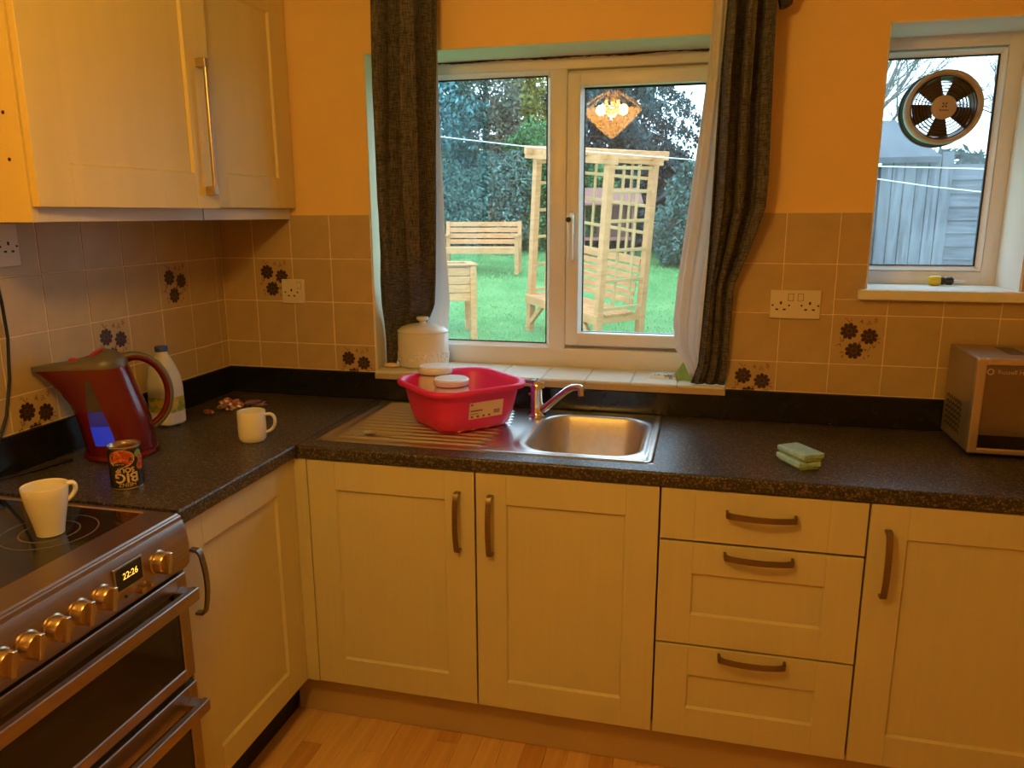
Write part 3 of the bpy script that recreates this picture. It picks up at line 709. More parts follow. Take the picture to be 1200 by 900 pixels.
mb = MB(); mb.loft([[(tx+dx, ty+s*wd, WZ+z) for s, z in ((-1, z0), (1, z0), (1, z1), (-1, z1))] for dx, wd, z0, z1 in ((.026, .014, .104, .112), (.0, .018, .108, .122), (-.02, .016, .112, .122), (-.062, .009, .113, .120), (-.068, .005, .114, .119))])
mb.build('lever', M['chrome'], t, world=True, smooth=30)
MB().cyl((tx-.0215, ty-.012, WZ+.075), (tx-.0195, ty-.016, WZ+.075), .004, n=10).build('hot_cold_dot', M['kred2'], t, world=True)

# ================================================================ washing-up bowl with jars
def rrect(L, Wd, r, n=8):
    out = []
    for cx, cy, a0 in ((L/2-r, Wd/2-r, 0), (-L/2+r, Wd/2-r, 90), (-L/2+r, -Wd/2+r, 180), (L/2-r, -Wd/2+r, 270)):
        for k in range(n+1):
            a = R(a0+90*k/n); out.append((cx+r*math.cos(a), cy+r*math.sin(a)))
    return out
TUBZ = WZ+.0092
t = thing('washing_up_bowl', 'cerise pink plastic washing-up bowl standing on the sink drainer', 'washing bowl', (.997, -.262, TUBZ), R(47))
prof = [(.20, .05, .0), (.235, .06, .002), (.255, .065, .012), (.275, .07, .045), (.305, .075, .120), (.318, .078, .133), (.338, .085, .1335), (.342, .087, .128), (.338, .085, .122)]
inn = [(.330, .08, .128), (.312, .075, .128), (.300, .073, .118), (.270, .068, .045), (.250, .062, .016), (.235, .06, .008), (.19, .05, .006)]
rings = [[(x, y, z) for x, y in rrect(L, L*.97, r)] for L, r, z in prof]+[[(x, y, z) for x, y in rrect(L, L*.97, r)] for L, r, z in inn]
prof2 = [(.30, .073, .1195), (.318, .078, .136), (.326, .08, .1385), (.338, .085, .136), (.344, .088, .130), (.341, .087, .121)]
outer = [(.20, .05, 0), (.236, .06, .002), (.256, .066, .012), (.276, .07, .045), (.306, .075, .122), (.332, .083, .122)]
seq = outer+[(.341, .087, .121), (.346, .088, .128), (.342, .087, .135), (.330, .081, .138), (.316, .077, .135), (.302, .073, .120), (.271, .068, .045), (.250, .062, .016), (.235, .06, .008), (.19, .05, .006)]
MB().loft([[(x, y, z) for x, y in rrect(L, L*.97, r)] for L, r, z in seq]).build('tub', M['pink'], t, smooth=50)
# label on the side that faces front right (local -y side ... found by slope)
def onside(u, h, off):       # front-right side of the tub: local +x? u along the side, h height
    f = h/.122; half = (.276+(.306-.276)*(h-.045)/(.077))/2
    return (u, -half*.97-off, h)
lb = MB().grid(lambda u, v: onside(-.052+.118*u, .042+.052*v, .0012), 6, 4).build('paper_label', M['labelpaper'], t, recalc=False)
ink = MB()
def lab(u0, u1, h0, h1): ink.grid(lambda u, v: onside(u0+(u1-u0)*u, h0+(h1-h0)*v, .0018), 2, 1)
lab(-.048, -.04, .085, .09); lab(-.048, -.006, .066, .070); lab(-.048, -.02, .057, .059)
for k in range(9): lab(.034+k*.0024, .0352+k*.0024+(k % 3)*.0004, .052, .065)
for k in range(4): lab(-.045+k*.02, -.037+k*.02, .046, .052)
ink.build('label_print', M['labelink'], lb, recalc=False)
def jar(x, y, z, h, label):
    j = thing('storage_jar', label, 'jar', (x, y, z), group=None)
    b = MB().lathe([(.030, 0), (.050, .002), (.056, .02), (.058, h*.5), (.054, h*.74), (.047, h*.83), (.047, h*.86)], n=40).build('jar_body', M['jar'], j, smooth=50)
    MB().lathe([(.0485, h*.845), (.0535, h*.845), (.0545, h*.86), (.0545, h*.865), (.0485, h*.865)], n=40, closed=True).build('rim_line', M['jarline'], b, smooth=50)
    MB().lathe([(.049, h*.865), (.0545, h*.868), (.0555, h*.89), (.0550, h*.97), (.051, h*1.0), (.0, h*1.004)], n=40).build('lid', M['white_cer'], j, smooth=40)
jar(.978, -.300, TUBZ+.007, .140, 'cream stoneware jar with white lid, the nearer to the label in the pink bowl')
jar(.894, -.208, TUBZ+.007, .158, 'taller cream stoneware jar with white lid at the back of the pink bowl')

# ---------------------------------------------------------------- cutlery
def spoon(name, x, y, z, rz, L, label, cat, fork=False):
    t_ = thing(name, label, cat, (x, y, z), rz)
    pts = [(0, .0035), (.35*L, .003), (.62*L, .0025), (.68*L, .003)]
    rings = [[(u, -w_, 0), (u, w_, 0), (u, w_, .002), (u, -w_, .002)] for u, w_ in pts]; MB().loft(rings).build('handle', M['cutlery'], t_)
    MB().lathe([(0, .0), (.6, .0006), (.9, .003), (1.0, .006), (.97, .0062), (.85, .004), (.5, .0018), (0, .0014)], (0, 0, 0), 24).map(lambda q: (L*.84+q.x*L*.17, q.y*.016, q.z)).build('spoon_bowl', M['cutlery'], t_, smooth=60)
spoon('teaspoon', .885, -.452, WZ+.0092, R(186), .135, 'small metal teaspoon lying on the sink drainer', 'spoon')
mb = MB(); mb.loft([[(u, -w_, 0), (u, w_, 0), (u, w_, .0015), (u, -w_, .0015)] for u, w_ in ((0, .004), (.05, .009), (.055, .010), (.068, .006))])
o = mb.build('knife_blade', M['cutlery'], loc=(.70, -.434, WZ+.006)); o.location = (.70, -.434, WZ+.0092); o.rotation_euler.z = R(-52)
o.data.transform(Matrix.Translation((.70, -.434, WZ+.006))); tag(o, 'short shiny knife blade on the corner of the drainer', 'knife')

# ================================================================ things on the left worktop
def chaikin(p_, n_=2):
    for _ in range(n_):
        q_ = [p_[0]]
        for a_, b_ in zip(p_, p_[1:]): q_ += [tuple(.75*i_+.25*j_ for i_, j_ in zip(a_, b_)), tuple(.25*i_+.75*j_ for i_, j_ in zip(a_, b_))]
        p_ = q_+[p_[-1]]
    return p_
def mug(name, x, y, z, prof, rz, hpath, label, cat='mug', hr=.005):
    t_ = thing(name, label, cat, (x, y, z), rz)
    MB().lathe(prof, n=44).build('cup_body', M['white_cer'], t_, smooth=40)
    hpath = chaikin(hpath); mb = MB(); rings = []
    for i, (u, v) in enumerate(hpath):
        a = hpath[max(i-1, 0)]; b = hpath[min(i+1, len(hpath)-1)]; tx_, tz_ = b[0]-a[0], b[1]-a[1]; l = math.hypot(tx_, tz_); nx_, nz_ = -tz_/l, tx_/l
        rings.append([(u+nx_*hr*math.cos(k*math.pi/4), 1.5*hr*math.sin(k*math.pi/4), v+nz_*hr*math.cos(k*math.pi/4)) for k in range(8)])
    mb.loft(rings).build('handle', M['white_cer'], t_, smooth=60)
mug('mug', .452, -.575, WZ+.0005, [(.030, 0), (.034, .001), (.039, .008), (.0405, .02), (.0405, .088), (.0395, .090), (.0375, .088), (.0375, .02), (.034, .009), (0, .007)], R(20),
    [(.039, .078), (.055, .080), (.066, .070), (.067, .050), (.058, .032), (.039, .024)], 'plain white straight-sided mug on the left worktop')
mug('mug', .440, -1.297, .9157, [(.022, 0), (.026, .001), (.0275, .012), (.031, .03), (.037, .058), (.0415, .085), (.0435, .103), (.043, .1045), (.041, .103), (.036, .065), (.029, .03), (.025, .008), (0, .007)], R(48),
    [(.040, .099), (.048, .102), (.054, .096), (.054, .084), (.046, .072), (.037, .066)], 'white tapered cup standing on the black hob')

# kettle: u axis runs spout (-) to handle (+)
KA = R(41.8); kx, ky = .165, -.765
t = thing('kettle', 'dark red jug kettle with grey lid and blue lit gauge', 'kettle', (kx, ky, WZ+.0005), KA)
keys = [(.018, -.092, .086, .086), (.05, -.094, .085, .084), (.10, -.101, .079, .079), (.15, -.115, .066, .074), (.19, -.136, .054, .070), (.22, -.158, .046, .066), (.24, -.176, .040, .062), (.255, -.190, .034, .058)]
def kring(z, shrink=0, n=48):
    a, b, wv = interp(keys, z); a += shrink; b -= shrink; wv -= shrink
    spout = sm(.10, .24, z); cx = .5*(-.088+b); out = []
    rb = (b-(-.088))/2 if True else 0
    for k in range(n):
        an = 2*math.pi*k/n; c, s = math.cos(an), math.sin(an)
        u = cx+rb*c; v = wv*s
        if c < 0:                        # stretch to the spout, narrowing
            f = (-c)**(1+2.2*spout); u = cx+rb*c+f*(a-(cx-rb)); v *= 1-.55*spout*f
        out.append((u, v, z))
    return out
body = MB(); zs = [.018, .035, .05, .075, .10, .125, .15, .17, .19, .205, .22, .23, .24, .25, .255]
body.loft([kring(z) for z in zs]).build('kettle_body', M['red'], t, smooth=60)
MB().lathe([(.080, 0), (.093, .001), (.096, .006), (.094, .014), (.086, .018), (0, .018)], (-.003, 0, 0), 40).build('power_base', M['red'], t, smooth=40)
lid = MB(); lr = [kring(.255, -.003)]
def lidring(sh, z0):
    out = []
    for (u, v, z) in kring(.255, 0):
        out.append((-.02+(u+.02)*sh, v*sh, z0+.026*sm(-.17, .01, u)*(1.05-sh)**.5))
    return out
lid.loft([[(u, v, .250) for u, v, z in kring(.255, -.0025)], [(u, v, .262+.006*sm(-.15, .02, u)) for u, v, z in kring(.255, -.0025)], lidring(.86, .266), lidring(.6, .270), lidring(.25, .272)])
lid.build('lid', M['kgrey'], t, smooth=60)
MB().box(-.105, -.085, -.012, .012, .268, .277, .003).build('lid_button', M['kred2'], t)
MB().beam((-.055, 0, .279), (-.022, 0, .297), .030, .007, b=.002).build('lid_catch', M['kred2'], t)
hp = [(.015, .262), (.045, .272), (.075, .266), (.105, .243), (.125, .205), (.132, .165), (.126, .125), (.108, .092), (.082, .072)]; hp = chaikin(hp)
def hloft(off, w0, th):
    rings = []
    for i, (u, v) in enumerate(hp):
        a = hp[max(i-1, 0)]; b = hp[min(i+1, len(hp)-1)]; du, dv = b[0]-a[0], b[1]-a[1]; l = math.hypot(du, dv); nu_, nv_ = dv/l, -du/l
        nu_, nv_ = -nu_, -nv_
        f = i/(len(hp)-1); th2 = th*(1+.5*math.exp(-(f/.15)**2))
        rings.append([(u+nu_*(off+th2*math.cos(k*math.pi/6)), w0*math.sin(k*math.pi/6), v+nv_*(off+th2*math.cos(k*math.pi/6))) for k in range(12)])
    return MB().loft(rings)
hloft(0, .013, .011).build('handle', M['red'], t, smooth=60)
hloft(-.006 if False else .006, .0138, .007).build('handle_grip', M['kgrey'], t, smooth=60)
def kpt(z, fr_):                       # point on the body side that faces the room, fr_ = u position
    ring = kring(z, -.0012, 96); best = None
    low = [q for q in ring if q[1] <= 0]; low.sort(key=lambda q: abs(q[0]-fr_)); a, b = low[0], low[1]
    d_ = b[0]-a[0]; f = 0 if abs(d_) < 1e-9 else max(-1, min(2, (fr_-a[0])/d_)); return tuple(p_+(q_-p_)*f for p_, q_ in zip(a, b))
def gauge(z0, z1, nm, m, n=14):
    def fn(u, v):
        z = z0+(z1-z0)*v; f = (z-.045)/.185
        c0 = -.040-.038*f; half = .022*(1-f**1.7)+.003; c0 += .01*f*f
        return kpt(z, c0+half*(2*u-1))
    MB().grid(fn, 8, n).build(nm, m, t, recalc=False, smooth=180)
gauge(.045, .098, 'lit_gauge', M['kblue']); gauge(.098, .138, 'dim_gauge', M['kblue2']); gauge(.138, .225, 'water_gauge', M['kwin'])

# milk bottle
t = thing('milk_bottle', 'plastic milk bottle with blue cap standing behind the kettle', 'milk bottle', (.082, -.468, WZ+.0005), R(170))
prof = [(.076, .018, 0), (.088, .022, .006), (.092, .024, .03), (.092, .024, .125), (.088, .026, .15), (.074, .030, .185), (.052, .024, .212), (.038, .018, .225), (.034, .0169, .236)]
MB().loft([[(x, y, z) for x, y in rrect(L, L*.92, r, 6)] for L, r, z in prof]).build('bottle_body', M['milk'], t, smooth=50)
MB().loft([[(x, y, z) for x, y in rrect(.0926, .0926*.92, .0245, 6)] for z in (.008, .042)], caps=False).build('milk_fill', M['milkfill'], t, smooth=50)
MB().loft([[(x, y, z) for x, y in rrect(.0932, .0932*.92, .0248, 6)] for z in (.045, .092)], caps=False).build('bottle_label', M['milklabel'], t, smooth=50)
MB().lathe([(.0185, .234), (.0195, .235), (.0195, .248), (.018, .250), (0, .250)], n=28).build('cap', M['bluecap'], t, smooth=40)
MB().tube([(.03, 0, .195), (.05, 0, .19), (.056, 0, .16), (.052, 0, .12), (.044, 0, .105)], .009, 10).build('bottle_handle', M['milk'], t, smooth=60)

# upturned soup can
CR, CH = .0372, .108
t = thing('soup_can', 'upside-down black and red tin of soup on the worktop edge', 'can', (.372, -.995, WZ+.0005), R(43))
MB().lathe([(.034, 0), (.0374, .001), (.0380, .003), (.0372, .005), (CR, CH-.005), (.0380, CH-.003), (.0374, CH), (.0355, CH), (.0350, CH-.005), (0, CH-.006)], n=44).build('tin', M['tin'], t, smooth=40)
def wrap(u, v, off): a = u/CR-math.pi/2; return ((CR+off)*math.cos(a), (CR+off)*math.sin(a), v)
lb = MB().grid(lambda u, v: wrap((u-.5)*2*math.pi*CR, .0065+(CH-.013)*v, .0003), 60, 1).build('label', M['labelblack'], t, recalc=False, smooth=180)
def patch(cu, cv, ru, rv, off, m, nm, n=22, cut=None):
    a = MB(); pts = [(cu, cv)]+[(cu+ru*math.cos(2*math.pi*k/n), cv+rv*math.sin(2*math.pi*k/n)) for k in range(n)]
    mid = [(cu+.5*ru*math.cos(2*math.pi*k/n), cv+.5*rv*math.sin(2*math.pi*k/n)) for k in range(n)]
    vs_ = [pts[0]]+mid+pts[1:]; fs_ = [[0, 1+k, 1+(k+1) % n] for k in range(n)]+[[1+k, 1+n+k, 1+n+(k+1) % n, 1+(k+1) % n] for k in range(n)]
    a.add([wrap(u, v, off) for u, v in vs_], fs_).build(nm, m, lb, recalc=False)
patch(-.010, .080, .030, .0215, .0006, M['labeltext'], 'bowl_rim'); patch(-.0105, .081, .0285, .0200, .0009, M['labelred'], 'soup_picture')
patch(.034, .058, .011, .012, .0006, M['labelred'], 'vegetable_picture'); patch(.030, .088, .010, .010, .0008, M['labelgreen'], 'leaf_picture'); patch(.037, .075, .009, .011, .0010, M['labelred'], 'vegetable_picture')
patch(-.014, .066, .014, .0065, .0012, M['labelblack'], 'text_panel')
def cantext(s_, size, cu, cv, sx=1, bold=.0):
    vs_, fs_ = text2d(s_, size)
    a = MB()
    for du, dv in ((0, 0), (bold, 0), (0, bold), (-bold, 0), (0, -bold)) if bold else ((0, 0),):
        a.add([wrap(cu-(q.x*sx+du), cv-(q.y+dv), .0014) for q in vs_], fs_)
    a.build('lettering', M['labeltext'], lb, recalc=False)
cantext('HEINZ', .0135, -.002, .016, 1.0); cantext('BIG', .0330, -.002, .034, 1.05, .0008); cantext('SOUP', .0165, -.004, .0525, 1.0, .0006); cantext('VEG & BEEF', .0042, -.014, .067)

# sweet wrappers
def crumple(name, x, y, z, sx, sy, sz, seed, m, label, rz):
    r_ = random.Random(seed); bm = bmesh.new(); bmesh.ops.create_icosphere(bm, subdivisions=3, radius=1)
    for v in bm.verts:
        k = 1+r_.uniform(-.42, .35); v.co *= k
        v.co.x *= sx; v.co.y *= sy; v.co.z = max(0, (v.co.z+.75)*sz*.6)
    me = bpy.data.meshes.new(name); bm.to_mesh(me); bm.free(); me.materials.append(m)
    o = bpy.data.objects.new(name, me); COL.objects.link(o); o.location = (x, y, z); o.rotation_euler.z = rz; tag(o, label, 'wrapper', None)
crumple('sweet_wrapper', .168, -.262, WZ+.0005, .036, .024, .034, 2, M['foil1'], 'crumpled pink and silver sweet wrapper on the worktop', .6)
crumple('sweet_wrapper', .232, -.205, WZ+.0005, .036, .014, .020, 5, M['foil2'], 'crumpled dark purple sweet wrapper beside the pink one', .5)
crumple('sweet_wrapper', .130, -.330, WZ+.0005, .012, .020, .013, 8, M['foil1'], 'small twist of pink wrapper lying nearest the milk bottle', 1.2)

# black cable hanging on the left wall
pts = [(.02, -.96, 1.50), (.018, -.955, 1.42), (.016, -.945, 1.34), (.016, -.943, 1.25), (.018, -.957, 1.15), (.022, -.985, 1.06), (.026, -1.03, .985), (.028, -1.06, .93), (.035, -1.04, .9105), (.06, -.95, .9095), (.08, -.86, .9095)]
tag(MB().tube(pts, .0042, 8).build('power_cable', M['cable'], loc=(.03, -1.0, .91), smooth=60), 'black power cable hanging down the left wall tiles to the worktop', 'cable')

# ---------------------------------------------------------------- sockets
def socket(T, W_, H_, outlets, label):
    t_ = thing('wall_socket', label, 'socket', T((0, 0, 0)))
    p_ = MB().box(-W_/2, W_/2, -H_/2, H_/2, .0, .009, .002).map(T).build('face_plate', M['socket'], t_, world=True)
    for (cu, sw_) in outlets:
        MB().box(cu-.003, cu+.003, .000, .009, .0088, .0094).map(T).build('pin_hole', M['hole'], p_, world=True)
        for du in (-.011, .011): MB().box(cu+du-.004, cu+du+.004, -.018, -.013, .0088, .0094).map(T).build('pin_hole', M['hole'], p_, world=True)
        MB().box(cu+sw_-.0085, cu+sw_+.0085, .0105, .0335, .0088, .0092).map(T).build('switch_surround', M['jarline'], p_, world=True)
        MB().box(cu+sw_-.007, cu+sw_+.007, .012, .032, .0088, .0125, .0015).map(T).build('switch_rocker', M['socket'], t_, world=True)
        for du in (-.024, .024): MB().cyl((cu+du, -.003, .0088), (cu+du, -.003, .0096), .003, n=10).map(T).build('screw', M['hole'], t_, world=True)
socket(lambda q: Vector((.293+q[0], -.0075-q[2], 1.287+q[1])), .088, .086, [(-.006, .030)], 'cream single wall socket in the tiled corner')
socket(lambda q: Vector((1.995+q[0], -.0075-q[2], 1.280+q[1])), .147, .087, [(-.042, .028), (.042, -.028)], 'cream double wall socket on the tiles between the windows')
socket(lambda q: Vector((.0075+q[2], -.945+q[0], 1.482+q[1])), .147, .108, [(-.042, .028), (.042, -.028)], 'cream double wall socket under the ajar wall cabinet')

# ================================================================ things on the right worktop
def sponge(z, dx, rz, label):
    t_ = thing('sponge', label, 'sponge', (1.984+dx, -.440, z), rz)
    L_, W_, H_ = .108, .066, .021
    pts = [(-L_/2, -W_/2), (L_/2, -W_/2), (L_/2, W_/2), (-L_/2, W_/2)]
    MB().box(-L_/2, L_/2, -W_/2, W_/2, .006, H_, .004).build('foam', M['sponge'], t_)
    MB().box(-L_/2+.001, L_/2-.001, -W_/2+.006, W_/2-.006, 0, .007, .002).build('scourer', M['spongeedge'], t_)
sponge(WZ+.0005, 0, R(-63), 'mint green sponge scourer lying under another sponge')
sponge(WZ+.0222, .004, R(-57), 'mint green sponge scourer lying on top of another sponge')

# microwave
mx0, mx1, my0, my1, mz0, mz1 = 2.432, 2.892, -.275, -.03, WZ+.012, 1.178
t = thing('microwave', 'silver microwave oven with mirrored door at the end of the worktop', 'microwave', (2.66, -.15, WZ))
MB().box(mx0, mx1, my0+.018, my1, mz0, mz1, .005).build('case', M['mwbody'], t, world=True)
mb = MB()
for k in range(11):
    for j in range(6):
        if (k+j) % 1 == 0: mb.box(mx0-.0006, mx0+.001, my1-.030-k*.0125-.0045, my1-.030-k*.0125+.0025, mz0+.030+j*.016+.004*((k) % 2), mz0+.038+j*.016+.004*(k % 2))
mb.build('side_vents', M['black'], t, world=True)
for k in range(5):
    a = mx0+.10+k*.075; mb = MB()
    for j in range(6): mb.box(a+j*.008, a+j*.008+.004, -.20, -.08, mz1-.0004, mz1+.0006)
    mb.build('top_vent', M['black'], t, world=True)
fd = MB(); a, b = mx0, mx0+.34
fd.box(a, a+.024, my0, my0+.02, mz0, mz1, .004); fd.box(b-.02, b, my0, my0+.02, mz0, mz1, .004); fd.box(a+.022, b-.018, my0+.0004, my0+.02, mz1-.020, mz1, .004); fd.box(a+.022, b-.018, my0+.0004, my0+.02, mz0, mz0+.016, .004)
dr = fd.build('door', M['mwfront'], t, world=True)
MB().box(a+.02, b-.016, my0+.004, my0+.018, mz0+.013, mz1-.017).build('door_glass', M['mwglass'], dr, world=True)
MB().box(a+.024, b-.02, my0+.0032, my0+.0042, mz0+.016, mz0+.052).build('dark_band', M['ovenglass'], dr, world=True)
vs_, fs_ = text2d('Russell Hobbs', .0165)
MB().add([(a+.098+q.x, my0+.0035, mz1-.036+q.y) for q in vs_], fs_).build('brand_lettering', M['mwtext'], dr, world=True, recalc=False)
MB().lathe([(.006, 0), (.0085, 0), (.0085, .0004), (.006, .0004)], (a+.034, my0+.0038, mz1-.036), 20, ((1, 0, 0), (0, 0, 1), (0, -1, 0)), True).build('brand_mark', M['mwtext'], dr, world=True, recalc=False)
MB().box(b+.001, mx1, my0, my0+.02, mz0, mz1, .004).build('control_panel', M['mwfront'], t, world=True)
for k in range(2): MB().cyl((b+.06, my0, mz0+.07+k*.11), (b+.06, my0-.016, mz0+.07+k*.11), .024, .021, 28).build('dial', M['mwbody'], t, world=True, smooth=40)
for (x_, y_) in ((mx0+.04, my0+.05), (mx1-.04, my0+.05), (mx0+.04, my1-.04), (mx1-.04, my1-.04)): MB().cyl((x_, y_, WZ+.0005), (x_, y_, mz0+.002), .012, n=12).build('foot', M['black'], t, world=True)

# ================================================================ things on the sills
SZ = UPZ+.0085
OV = lambda q: (q[0], q[1]*.78, q[2])
t = thing('storage_canister', 'large white embossed ceramic canister with knobbed lid on the sill', 'canister', (.738, .102, SZ))
MB().lathe([(.080, 0), (.090, .003), (.094, .014), (.094, .118), (.0905, .124), (.086, .124)], n=56).map(OV).build('canister_body', M['white_cer'], t, smooth=40)
mb = MB(); r_ = random.Random(4)
for k in range(26):
    a_ = 2*math.pi*k/26; rr = .0945
    for j in range(3):
        aa = a_+r_.uniform(-.08, .08); z_ = .03+j*.011+r_.uniform(-.003, .003)
        mb.lathe([(.0075, -.001), (.006, .001), (.003, .0022), (0, .0026)], (rr*math.cos(aa)*.995, rr*math.sin(aa)*.995, z_), 8, ((-math.sin(aa), math.cos(aa), 0), (0, 0, 1), (math.cos(aa), math.sin(aa), 0)))
mb.map(OV).build('embossed_band', M['white_cer'], t, smooth=60)
l = MB().lathe([(.094, .1245), (.0955, .128), (.094, .132), (.078, .144), (.05, .153), (.022, .157), (.0, .158)], n=48).map(OV).build('lid', M['white_cer'], t, smooth=50)
MB().lathe([(.012, .156), (.012, .163), (.020, .168), (.023, .174), (.021, .180), (.010, .183), (0, .183)], n=28).build('knob', M['white_cer'], l, smooth=50)
mb = MB().lathe([(0, 0), (.018, .001), (.024, .006), (.020, .013), (.008, .016), (0, .016)], n=20).map(lambda q: (q.x*1.25+.1*q.y, q.y*.75, q.z)); o = mb.build('soap_piece', M['soap'], smooth=60); o.location = (.636, .045, SZ)
tag(o, 'small cream soap piece on the sill beside the white canister', 'soap')
t = thing('foil_packet', 'small blue and white packet lying on the window sill', 'packet', (1.605, .085, SZ), R(-4))
MB().loft([[(-.045, y_, z_) for y_, z_ in ((-.024, .0), (.024, .0), (.024, .002), (-.024, .002))], [(-.034, y_, z_) for y_, z_ in ((-.024, .0), (.024, .0), (.018, .013), (-.018, .013))], [(.034, y_, z_) for y_, z_ in ((-.024, .0), (.024, .0), (.018, .013), (-.018, .013))], [(.045, y_, z_) for y_, z_ in ((-.024, .0), (.024, .0), (.024, .002), (-.024, .002))]]).build('packet_body', M['packet'], t, smooth=60)
mb = MB(); mb.loft([[(-.028, -.022, 0), (.026, -.022, 0), (.030, .022, 0), (-.024, .022, 0)], [(-.030, -.018, .022), (.026, -.020, .03), (.028, .020, .035), (-.02, .020, .028)], [(-.004, -.014, .062), (.026, -.014, .066), (.028, .014, .068), (.004, .014, .064)], [(.010, -.008, .088), (.028, -.008, .090), (.029, .008, .090), (.014, .008, .089)]])
o = mb.build('cleaning_cloth', M['greentoy'], smooth=30); o.location = (1.672, .070, SZ); tag(o, 'folded green cleaning cloth propped against the right curtain', 'cloth')
# screwdriver on the side sill
t = thing('stubby_screwdriver', 'yellow and black stubby screwdriver on the side window sill', 'screwdriver', (2.43, .155, W2[2]+.0125+.0155), R(-6))
ax = ((0, 1, 0), (0, 0, 1), (1, 0, 0))
MB().lathe([(0, -.030), (.012, -.028), (.0155, -.018), (.0155, .002), (.010, .008), (0, .008)], n=20, ax=ax).build('handle_end', M['sdyellow'], t, smooth=50)
MB().lathe([(.0105, .002), (.0125, .008), (.0125, .014), (.009, .018), (.0125, .024), (.013, .036), (.007, .042), (0, .042)], n=20, ax=ax).build('handle_collar', M['black'], t, smooth=50)
MB().lathe([(.003, .040), (.003, .070), (.0015, .074), (0, .074)], n=12, ax=ax).build('shank', M['chrome'], t, smooth=40)

# ================================================================ extractor fan on the side window
fc = Vector((2.388, 0, 1.859)); FO = .040; fax = ((1, 0, 0), (0, 0, 1), (0, -1, 0))
t = thing('window_fan', 'round beige extractor fan mounted in the side window pane', 'fan', (fc.x, FY+.02, fc.z))
def fl_(prof, nm, m, y=FY+.0235-.040, n=56, par=None, closed=False, smooth=40):
    return MB().lathe(prof, (fc.x, y, fc.z), n, fax, closed).build(nm, m, par or t, world=True, smooth=smooth)
fl_([(.090, 0), (.108, 0), (.110, .004), (.110, .012), (.106, .016), (.090, .016)], 'mounting_ring', M['fandark'], y=FY+.0235, closed=True)
fl_([(.094, .016), (.104, .016), (.104, .024), (.094, .024)], 'gasket_ring', M['fangreen'], y=FY+.0235, closed=True)
fl_([(.096, .024), (.100, .024), (.100, .066), (.096, .066)], 'body_tube', M['upvc'], y=FY+.0235, closed=True)
fl_([(.089, .024), (.103, .024), (.106, .030), (.106, .044), (.102, .050), (.096, .051), (.093, .047), (.092, .036), (.089, .034)], 'housing_ring', M['fanbeige'], closed=True)
fl_([(.079, .006), (.091, .006), (.091, .036), (.088, .036)], 'inner_duct', M['fandark'], closed=True)
gr = fl_([(0, .030), (.032, .030), (.0345, .034), (.0345, .042), (.031, .045), (0, .0455)], 'hub', M['fanbeige'])
mb = MB()
for r_ in (.044, .053, .062, .071, .080): mb.lathe([(r_-.0013, .036), (r_+.0013, .036), (r_+.0013, .041), (r_-.0013, .041)], (fc.x, FY+.0235-FO, fc.z), 48, fax, True)
for k in range(6):
    a_ = R(90+60*k+12); d_ = Vector((math.cos(a_), 0, math.sin(a_))); mb.beam(fc+d_*.033+Vector((0, FY+.0235-FO-.038, 0)), fc+d_*.086+Vector((0, FY+.0235-FO-.038, 0)), .002, .002, (0, 1, 0))
mb.build('grille', M['fandark'], t, world=True)
for k in range(5):
    a_ = R(72*k+50); rings = []
    for r_, tw in ((.028, .5), (.05, .42), (.082, .33)):
        wd = .010+.30*r_; c_ = Vector((math.cos(a_), 0, math.sin(a_))); s_ = Vector((-math.sin(a_), 0, math.cos(a_))); nrm = Vector((0, 1, 0))
        sd = s_*math.cos(tw)+nrm*math.sin(tw); th = sd.cross(c_)
        b_ = fc+c_*r_+Vector((0, FY+.003-FO, 0))
        rings.append([b_+sd*wd+th*.0008, b_+sd*wd-th*.0008, b_-sd*wd-th*.0008, b_-sd*wd+th*.0008])
    MB().loft(rings).build('fan_blade', M['fandark'], t, world=True)
mb = MB()
for k in range(4):
    a_ = R(90*k+30); poly = [(.001, .0), (.004, .0035), (.008, .0035), (.0095, 0), (.006, -.0005)]
    mb.add([(fc.x+u*math.cos(a_)-v*math.sin(a_), FY+.0235-FO-.0460, fc.z+.006+u*math.sin(a_)+v*math.cos(a_)) for u, v in poly], [[0, 1, 2, 3, 4]])
for k in range(7): mb.add([(fc.x-.0125+k*.0036+dx, FY+.0235-FO-.0460, fc.z-.011+dz) for dx, dz in ((0, 0), (.0024, 0), (.0024, .0042 if k else .006), (0, .0042 if k else .006))], [[0, 1, 2, 3]])
mb.build('logo', M['fandark'], gr, world=True, recalc=False)

# ================================================================ curtains
def curtain(parent, name, m, rows_, nf, ph, nu=110, nv=70, amp=1.0, lo=0, hi=1, ypow=1):
    rows_ = sorted(tuple(r_)+(0,)*(6-len(r_)) for r_ in rows_)
    def fn(u, v):
        z = rows_[0][0]+(rows_[-1][0]-rows_[0][0])*v
        xl, xr_, yc, am, dy_ = interp(rows_, z); uu = lo+(hi-lo)*u
        s_ = math.sin(2*math.pi*nf*uu+ph+.5*math.sin(z*3+uu*4))+.35*math.sin(2*math.pi*nf*2.3*uu+ph*2+z*1.1)
        x_ = xl+(xr_-xl)*uu+.006*math.sin(2*math.pi*nf*uu*2+ph)*am/.03
        return (x_, yc+dy_*(uu-.5)+am*s_*amp, z)
    mb = MB().grid(fn, nu, nv); o = mb.build(name, m, parent, world=True, recalc=False, smooth=180)
    s = o.modifiers.new('thickness', 'SOLIDIFY'); s.thickness = .003; return o
t = thing('curtain', 'charcoal woven curtain with pale lining tucked behind the white canister', 'curtain', (.75, -.05, SZ))
